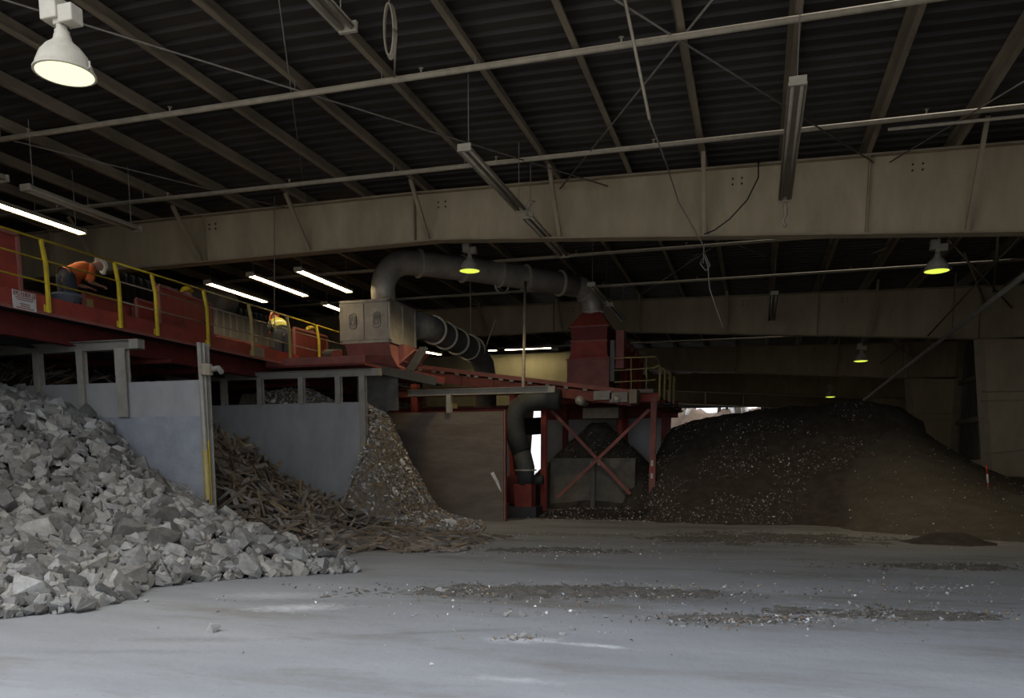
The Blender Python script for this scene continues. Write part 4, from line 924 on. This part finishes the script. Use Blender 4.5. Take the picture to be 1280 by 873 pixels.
# --- wood heap
def h_wood(x, y):
    ty = sm((y - 11.3) / 1.2) * (1 - .62 * sm((y - 14.4) / 2.3))
    z = lin(-x, [(6.2, 0), (7.4, .22), (8.5, .55), (9.6, 1.25), (10.8, 2.1), (12, 2.7), (13, 3.2), (15, 3.3)]) * max(ty, .0)
    if x > -8.6 and y < 13: z = lin(-x, [(6.2, 0), (7.0, .2), (8.6, .5)]) * sm((y - 11.2) / .9)
    fl = .10 * sm((x + 9) / 1) * (1 - sm((x + 6.0) / 1.9)) * sm((y - 12.0) / .6) * (1 - sm((y - 14.9) / 1.0))
    z = max(z, fl)
    if x > -12.5 and y > 13.5 and x < -9.4: z = max(z, (1.62 - .78 * abs(x + 11.2)) * (1 - .18 * abs(y - 15.2)))
    return z + (.12 * fbm(x, y, 1.6) if z > .2 else -.02)
def wood_ok(x, y): return 11.55 < y < 16.5 if x < -8.55 else 11.3 < y < 16.2
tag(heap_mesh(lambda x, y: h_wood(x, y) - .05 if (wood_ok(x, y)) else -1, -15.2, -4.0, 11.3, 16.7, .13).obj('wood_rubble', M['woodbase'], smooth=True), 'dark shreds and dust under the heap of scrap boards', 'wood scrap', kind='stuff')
plank_mesh = []
for i in range(14):
    L_, W_, T_ = random.uniform(.5, 1.15), random.uniform(.05, .15), random.uniform(.025, .055)
    V, F = [], []
    q = [(-L_ / 2, -W_ / 2), (L_ / 2 - random.uniform(0, .12), -W_ / 2 + random.uniform(-.01, .02)), (L_ / 2 - random.uniform(0, .1), W_ / 2), (L_ / 2 - random.uniform(0, .2), W_ * .2), (-L_ / 2 + random.uniform(0, .12), W_ / 2 - random.uniform(0, .02))]
    q = [q[0], q[1], q[3], q[2], q[4]]; n = len(q)
    V = [Vector((a, c, -T_ / 2)) for a, c in q] + [Vector((a, c, T_ / 2 + random.uniform(-.004, .004))) for a, c in q]
    F = [tuple(range(n - 1, -1, -1)), tuple(range(n, 2 * n))] + [(k, (k + 1) % n, (k + 1) % n + n, k + n) for k in range(n)]
    me = bpy.data.meshes.new('scrap_board'); me.from_pydata(V, [], F); me.materials.append(M['wood']); me.update(); plank_mesh.append((me, V, F, L_))
def wood_zone(px, py_):
    if px > 560: return 'at the thin end of the wood spread'
    if px > 455: return 'in the wood spread before the litter heap'
    if py_ > 660: return 'on the low front edge of the wood heap'
    if py_ > 610: return 'on the middle slope of the wood heap'
    return 'near the top of the wood heap'
cnt = 0; t_ = 0; placed = []
while cnt < 285 and t_ < 60000:
    t_ += 1
    x = random.uniform(-12.8, -4.2); y = random.uniform(11.4, 16.4)
    if not wood_ok(x, y): continue
    h = h_wood(x, y)
    if h < .012: continue
    v = in_view((x, y, h), 0)
    if not v or v[0] < 272: continue
    if not try_place(x, y, .22): continue
    me, V, F, L_ = random.choice(plank_mesh); s = random.uniform(.5, 1.05); n = normal(h_wood, x, y)
    o = bpy.data.objects.new('scrap_board', me); COL.objects.link(o)
    fl_ = .12 if h < .2 else .42
    R = n.to_track_quat('Z', 'X').to_matrix() @ Matrix.Rotation(random.uniform(0, 6.28), 3, 'Z') @ Matrix.Rotation(random.gauss(0, fl_), 3, 'X') @ Matrix.Rotation(random.gauss(0, fl_ * .8), 3, 'Y')
    o.matrix_world = Matrix.Translation(Vector((x, y, h)) + n * (.03 if h < .2 else .06)) @ R.to_4x4() @ Matrix.Diagonal((s, s, s, 1))
    sz = 'long' if L_ * s > .65 else ('short' if L_ * s < .42 else 'medium-length')
    tag(o, '%s weathered brown scrap board %s' % (sz, wood_zone(v[0], v[1])), 'scrap board', 'scrap boards in the wood heap'); cnt += 1
b = MB(); k = 0; t_ = 0
while k < 2300 and t_ < 90000:
    t_ += 1
    x = random.uniform(-14.8, -4.3); y = random.uniform(11.5, 16.4)
    if not wood_ok(x, y): continue
    h = h_wood(x, y)
    if h < .012: continue
    me, V, F, L_ = random.choice(plank_mesh); s = random.uniform(.25, .8); n = normal(h_wood, x, y); fl_ = .1 if h < .2 else .5
    R = n.to_track_quat('Z', 'X').to_matrix() @ Matrix.Rotation(random.uniform(0, 6.28), 3, 'Z') @ Matrix.Rotation(random.gauss(0, fl_), 3, 'X') @ Matrix.Rotation(random.gauss(0, fl_), 3, 'Y')
    c = Vector((x, y, h)) + n * .02; b.add([c + R @ (v * s) for v in V], F); k += 1
tag(b.obj('wood_rubble', M['wood']), 'splinters and small boards filling the wood heap', 'wood scrap', kind='stuff')
p0 = at(497, 671, Z=.05); p1 = at(553, 672, Z=.05)
tag(MB().bar(p0, p1, .12, .07).obj('timber_beam', M['wood'], loc=p0, bevel=.01), 'long dark timber lying on the floor before the litter heap', 'timber')

# --- mixed litter heap
TL = [(14.9, -8.2), (15.3, -7.3), (15.8, -6.25), (17.4, -6.05), (18.6, -6.5), (19.4, -6.9)]
def h_lit(x, y):
    s = lin(y, TL) - x
    z = lin(s, [(-.3, -.05), (0, 0), (.6, .12), (1.1, .35), (1.8, 1.5), (2.35, 2.6), (2.8, 2.85), (3.6, 2.9), (4.5, 3.28), (6, 3.2)])
    z = min(z, max(0, (y - 14.9)) * 1.15 + .02)
    return z + (.07 * fbm(x, y, 2.2) if z > .1 else -.01)
def lit_ok(x, y): return y < 19.44 and (y > 16.8 if x < -8.5 else y > 14.9)
tag(heap_mesh(lambda x, y: h_lit(x, y) if lit_ok(x, y) else -1, -12.4, -5.9, 14.9, 19.5, .11).obj('litter_heap', M['litterbase'], smooth=True), 'tall heap of finely mixed litter and debris between the second and rusty bay walls', 'debris heap', kind='stuff')
b = MB(); pts = []
while len(pts) < 18500:
    y = random.uniform(14.9, 19.4); x = random.uniform(-11.9, -5.6)
    if lit_ok(x, y) and h_lit(x, y) > -.03: pts.append((x, y))
scatter_mesh(b, lambda x, y: max(0, h_lit(x, y)), pts, FLK, .025, .15, 6, .6, .15, 2.2)
tag(b.obj('litter_debris', FL), 'paper, plastic and rubble bits covering the mixed litter heap', 'debris', kind='stuff')
for px_, py_, s, lb in ((504, 579, .26, 'pale crumpled sheet high on the litter heap'), (562, 655, .28, 'pale bag-like lump at the foot of the litter heap'), (497, 617, .2, 'bluish pale scrap midway down the litter heap')):
    p = None
    for k in range(400):                                            # where that line of sight meets the heap
        q = at(px_, py_, Y=15.0 + k * .011)
        if q.z <= h_lit(q.x, q.y) + .02: p = q; break
    if p is None: continue
    n = normal(h_lit, p.x, p.y); V, F = SLAB[2] if s != .28 else CH[4]
    b = MB().add([p + n.to_track_quat('Z', 'X').to_matrix() @ (v * s) for v in V], F)
    tag(b.obj('litter_scrap', M['paper'], loc=p), lb, 'scrap')

# --- small soil heap under the gantry
AP = at(748, 522, Y=24.4)
def h_small(x, y):
    r = math.hypot((x - AP.x) * 1.0, (y - AP.y) * (1.15 if y < AP.y else 1.0))
    z = max(0, 2.95 - .93 * r) if r > .25 else 2.95 - .93 * .25
    if y < 23.05: z *= sm((x + 3.75) / .5) if x > -5 else (sm((-6.05 - x) / .4))
    sk = .22 * sm(1 - abs(x + 4.2) / 3.6) * sm((y - 20.1 - .5 * fbm(x, 0, .9)) / 2.4)
    if x < -6.2: sk *= sm((x + 7.3) / 1.1)
    z = max(z, sk)
    return z - .03 + .04 * fbm(x, y, 2) * min(1, z * 4)
def sm_ok(x, y): return y < 25.9 and not (21.7 > y > 0 and x < -5.85)
tag(heap_mesh(lambda x, y: h_small(x, y) if sm_ok(x, y) else -1, -8.2, -1.2, 19.6, 26, .13).obj('soil_heap', M['dirt'], smooth=True), 'small dark soil heap under the red braced gantry', 'soil heap', kind='stuff')
# --- big soil heaps
CRX = [(-3.4, 1.6), (-2.6, 2.55), (-1.9, 2.78), (-.8, 2.98), (.3, 3.08), (1.4, 3.16), (2.4, 3.2), (3.2, 3.24), (3.9, 3.08), (4.6, 2.6), (5.4, 1.95), (6.2, 1.42), (7.0, 1.05), (8.4, .95)]
def h_dark(x, y):
    ty = lin(x, [(-3.4, 21.2), (-2.2, 20.3), (-.6, 19.9), (1.0, 20.3), (2.2, 19.7), (3.0, 20.5), (4, 22)])
    ty += .45 * fbm(x, 3, .8)
    t = (y - ty) / (25.6 - ty)
    z = lin(x, CRX) * (sm(t) * .55 + .45 * max(0, min(1, t)) ** .75) if t > 0 else -.03
    if y > 30: z -= (y - 30) * .6
    if x < -2.6: z -= (-2.6 - x) * .9
    z += (.10 * fbm(x, y, 1.1) + .03 * fbm(x, y, 5)) * min(1, max(0, z) * 1.5)
    return z
def h_pale(x, y):
    ty = lin(x, [(.8, 22.5), (1.6, 20.0), (2.4, 18.9), (3.4, 17.9), (4.8, 17.1), (8.4, 16.6)])
    ty += .3 * fbm(x, 5, .7)
    t = (y - ty) / (27.4 - ty)
    z = (lin(x, CRX) + .03) * (sm(t) * .5 + .5 * max(0, min(1, t)) ** .8) if t > 0 else -.03
    if x < 2.1: z -= (2.1 - x) * 1.25
    if y > 30: z -= (y - 30) * .6
    z += (.07 * fbm(x, y, .8) + .02 * fbm(x, y, 4)) * min(1, max(0, z) * 1.5)
    if 5.6 < x and 18 < y < 22: z += .25 * sm(1 - math.hypot(x - 6.5, y - 20.2) / 1.3)
    return z
tag(heap_mesh(h_dark, -4.2, 4.6, 19.4, 34, .15).obj('soil_heap', M['dirt'], smooth=True), 'big dark soil heap with a dug-out face and pale crumbs', 'soil heap', kind='stuff')
tag(heap_mesh(h_pale, .4, 8.4, 16.3, 34, .15).obj('soil_heap', M['dirtlight'], smooth=True), 'big paler soil heap sloping smoothly down to the wall columns', 'soil heap', kind='stuff')
def h_low(x, y): return .24 * sm(1 - math.hypot((x - 3.5) / 1.05, (y - 16.6) / .7)) + .04 * fbm(x, y, 3) - .03
tag(heap_mesh(h_low, 2.2, 4.9, 15.6, 17.6, .07).obj('soil_heap', M['dirt'], smooth=True), 'little dark mound on the floor before the paler soil heap', 'soil heap', kind='stuff')
b = MB(); pts = []
while len(pts) < 4200:
    x = random.uniform(-4.2, 3.2); y = random.uniform(19.6, 26)
    w = 1.25 - (y - 20) / 6
    if random.random() < w and h_dark(x, y) > -.02 and h_dark(x, y) >= h_pale(x, y) and nz(x, y, .9, 5) > -.25 * random.random(): pts.append((x, y))
scatter_mesh(b, lambda x, y: max(0, h_dark(x, y)), pts, GRN, .012, .075, 6, .5, .2, 3.4)
pts = [(random.uniform(-7, -1.3), random.uniform(20.1, 25)) for k in range(3800)]
scatter_mesh(b, lambda x, y: max(0, h_small(x, y)), [p for p in pts if sm_ok(*p)], GRN, .012, .075, 6, .5, .2, 3.2)
pts = [(random.uniform(2, 8), random.uniform(16.8, 26)) for k in range(900)]
scatter_mesh(b, lambda x, y: max(0, h_pale(x, y)), pts, GRN, .012, .06, 6, .5, .2, 2.6)
tag(b.obj('pebble_debris', FL), 'pale crumbs and pebbles sprinkled over the soil heaps', 'debris', kind='stuff')

# --- soil smeared on the floor
def patch(label, cx, cy, rx, ry, h, seed, cut=-.1, rot=0):
    cr, sr = math.cos(rot), math.sin(rot)
    def hf(x, y):
        u = ((x - cx) * cr + (y - cy) * sr) / rx; v = (-(x - cx) * sr + (y - cy) * cr) / ry
        e = 1 - math.hypot(u, v)
        n_ = fbm(x, y, 1.7, seed) * .7 + fbm(x, y, 8, seed + 2) * .6
        return h * max(-1, min(1, e * 1.2 + n_ * .9 - .35)) * (.8 + .9 * abs(nz(x, y, 6, seed))) + (.012 * nz(x, y, 14, seed) if e > .1 else 0)
    m_ = max(rx, ry) * 1.15
    tag(heap_mesh(hf, cx - m_, cx + m_, cy - (m_ if rot else ry * 1.2), cy + (m_ if rot else ry * 1.2), .038).obj('floor_soil', M['soilpatch'], smooth=True), label, 'soil', kind='stuff'); return hf
patch('long brown soil smear across the middle of the floor', -2.1, 9.0, 2.6, .62, .05, 1, rot=.28)
patch('narrow brown soil ridge on the floor nearest the camera', -.15, 7.85, .85, .24, .055, 11, rot=.2)
patch('faint soil ridge on the floor in front of the rusty bay wall', -3.3, 13.2, 1.6, .45, .05, 21, rot=.25)
patch('wide thin soil patch on the floor before the dark soil heap', .2, 16.6, 3.0, 1.6, .03, 31, rot=.25)
patch('thin soil streak on the floor beside the nearest ridge', 1.3, 8.6, 1.4, .35, .03, 41, rot=.2)
patch('soil streak on the floor below the little mound', 2.6, 12.8, 1.6, .5, .03, 51, rot=.25)
b = MB(); pts = []
def add_pts(n, cx, cy, rx, ry, rot=.28):
    for k in range(n):
        a, r = random.uniform(0, 2 * PI), abs(random.gauss(0, .6)); u, v = r * rx * math.cos(a), r * ry * math.sin(a)
        pts.append((cx + u * math.cos(rot) - v * math.sin(rot), cy + u * math.sin(rot) + v * math.cos(rot)))
add_pts(900, -1.7, 9.0, 3.0, .8); add_pts(420, .2, 7.9, 1.7, .5); add_pts(500, -3, 13, 2.5, 1); add_pts(900, .5, 16.5, 4, 2); add_pts(500, 2, 10.5, 3, 2); add_pts(110, -1.9, 6.45, .35, .16); add_pts(300, -2, 7.6, 3.5, 1.6); add_pts(300, -4.6, 15.8, 2, 1.2)
scatter_mesh(b, lambda x, y: .004, [p for p in pts if p[1] > 5], GRN, .01, .05, 6, .4, .2, 3.2)
pts = []; add_pts(1500, -2.1, 9.0, 2.5, .6); add_pts(700, -.1, 7.85, .9, .28); add_pts(500, 1.3, 8.6, 1.4, .4); add_pts(600, -3.3, 13.2, 1.6, .5); add_pts(1200, .3, 16.6, 3, 1.6); add_pts(500, 2.6, 12.8, 1.6, .5)
scatter_mesh(b, lambda x, y: .006, [p for p in pts if p[1] > 5], GRN, .012, .06, (6, 6, 6, 2, 1), .4, .2, 2.2)
tag(b.obj('floor_pebbles', FL + [M['soilpatch']]), 'small pebbles and crumbs scattered over the dusty floor', 'debris', kind='stuff')

# ------------------------------------------------------------------ yard seen through the open back
b = MB(); 
def h_scrap(x, y): return max(-.1, (6.2 + .9 * fbm(x, y, .35, 2)) * sm((y - 69) / 6) * sm((x + 13) / 4) * (1 - sm((x - 4) / 6)))
tag(heap_mesh(h_scrap, -14, 10, 68.5, 82, .5).obj('scrap_heap', M['woodbase'], smooth=True), 'sunlit scrap heap in the yard beyond the open back wall', 'scrap heap', kind='stuff')
M['darklog'] = mat('dark_log', (.08, .06, .045), None, 5, .9)
for i in range(16):
    x = random.uniform(-6.2, 1.5); y = random.uniform(73.5, 76)
    p = Vector((x, y, h_scrap(x, y) - .3)); q = p + Vector((random.uniform(-.8, .8), random.uniform(-.5, .3), random.uniform(1.6, 3)))
    tag(MB().tube([p, p.lerp(q, .5) + Vector((random.uniform(-.15, .15), 0, 0)), q], random.uniform(.10, .26), 9).obj('scrap_log', M['paper' if i % 2 else 'darklog'], smooth=True, loc=p), ('bleached' if i % 2 else 'dark') + ' trunk-like scrap jutting from the sunlit heap beyond the back wall', 'scrap', ('bleached' if i % 2 else 'dark') + ' scrap pieces in the yard')

# ------------------------------------------------------------------ light
w = bpy.data.worlds.new('sky'); scn.world = w; w.use_nodes = True
bg = w.node_tree.nodes['Background']; bg.inputs['Strength'].default_value = 3.7
tc = w.node_tree.nodes.new('ShaderNodeTexCoord'); sx = w.node_tree.nodes.new('ShaderNodeSeparateXYZ'); rp = w.node_tree.nodes.new('ShaderNodeValToRGB')
w.node_tree.links.new(tc.outputs['Generated'], sx.inputs[0]); w.node_tree.links.new(sx.outputs['Z'], rp.inputs['Fac']); w.node_tree.links.new(rp.outputs['Color'], bg.inputs['Color'])
rp.color_ramp.elements[0].position = 0; rp.color_ramp.elements[0].color = (.29, .305, .33, 1); rp.color_ramp.elements[1].position = 1; rp.color_ramp.elements[1].color = (.82, .895, 1.0, 1)   # overcast: zenith three times the horizon
sl = bpy.data.lights.new('sun', 'SUN'); sl.energy = 5.0; sl.angle = .02; sl.color = (1, .90, .76)
so = bpy.data.objects.new('sun', sl); COL.objects.link(so)
so.rotation_euler = Vector((-.55, -.45, -.9)).to_track_quat('-Z', 'Y').to_euler()

scn.view_settings.view_transform = 'Standard'; scn.view_settings.look = 'None'; scn.view_settings.gamma = 1; scn.view_settings.use_curve_mapping = False
scn.view_settings.exposure = .16
scn.cycles.use_denoising = True
scn.cycles.max_bounces = 7; scn.cycles.diffuse_bounces = 5; scn.cycles.sample_clamp_indirect = 4
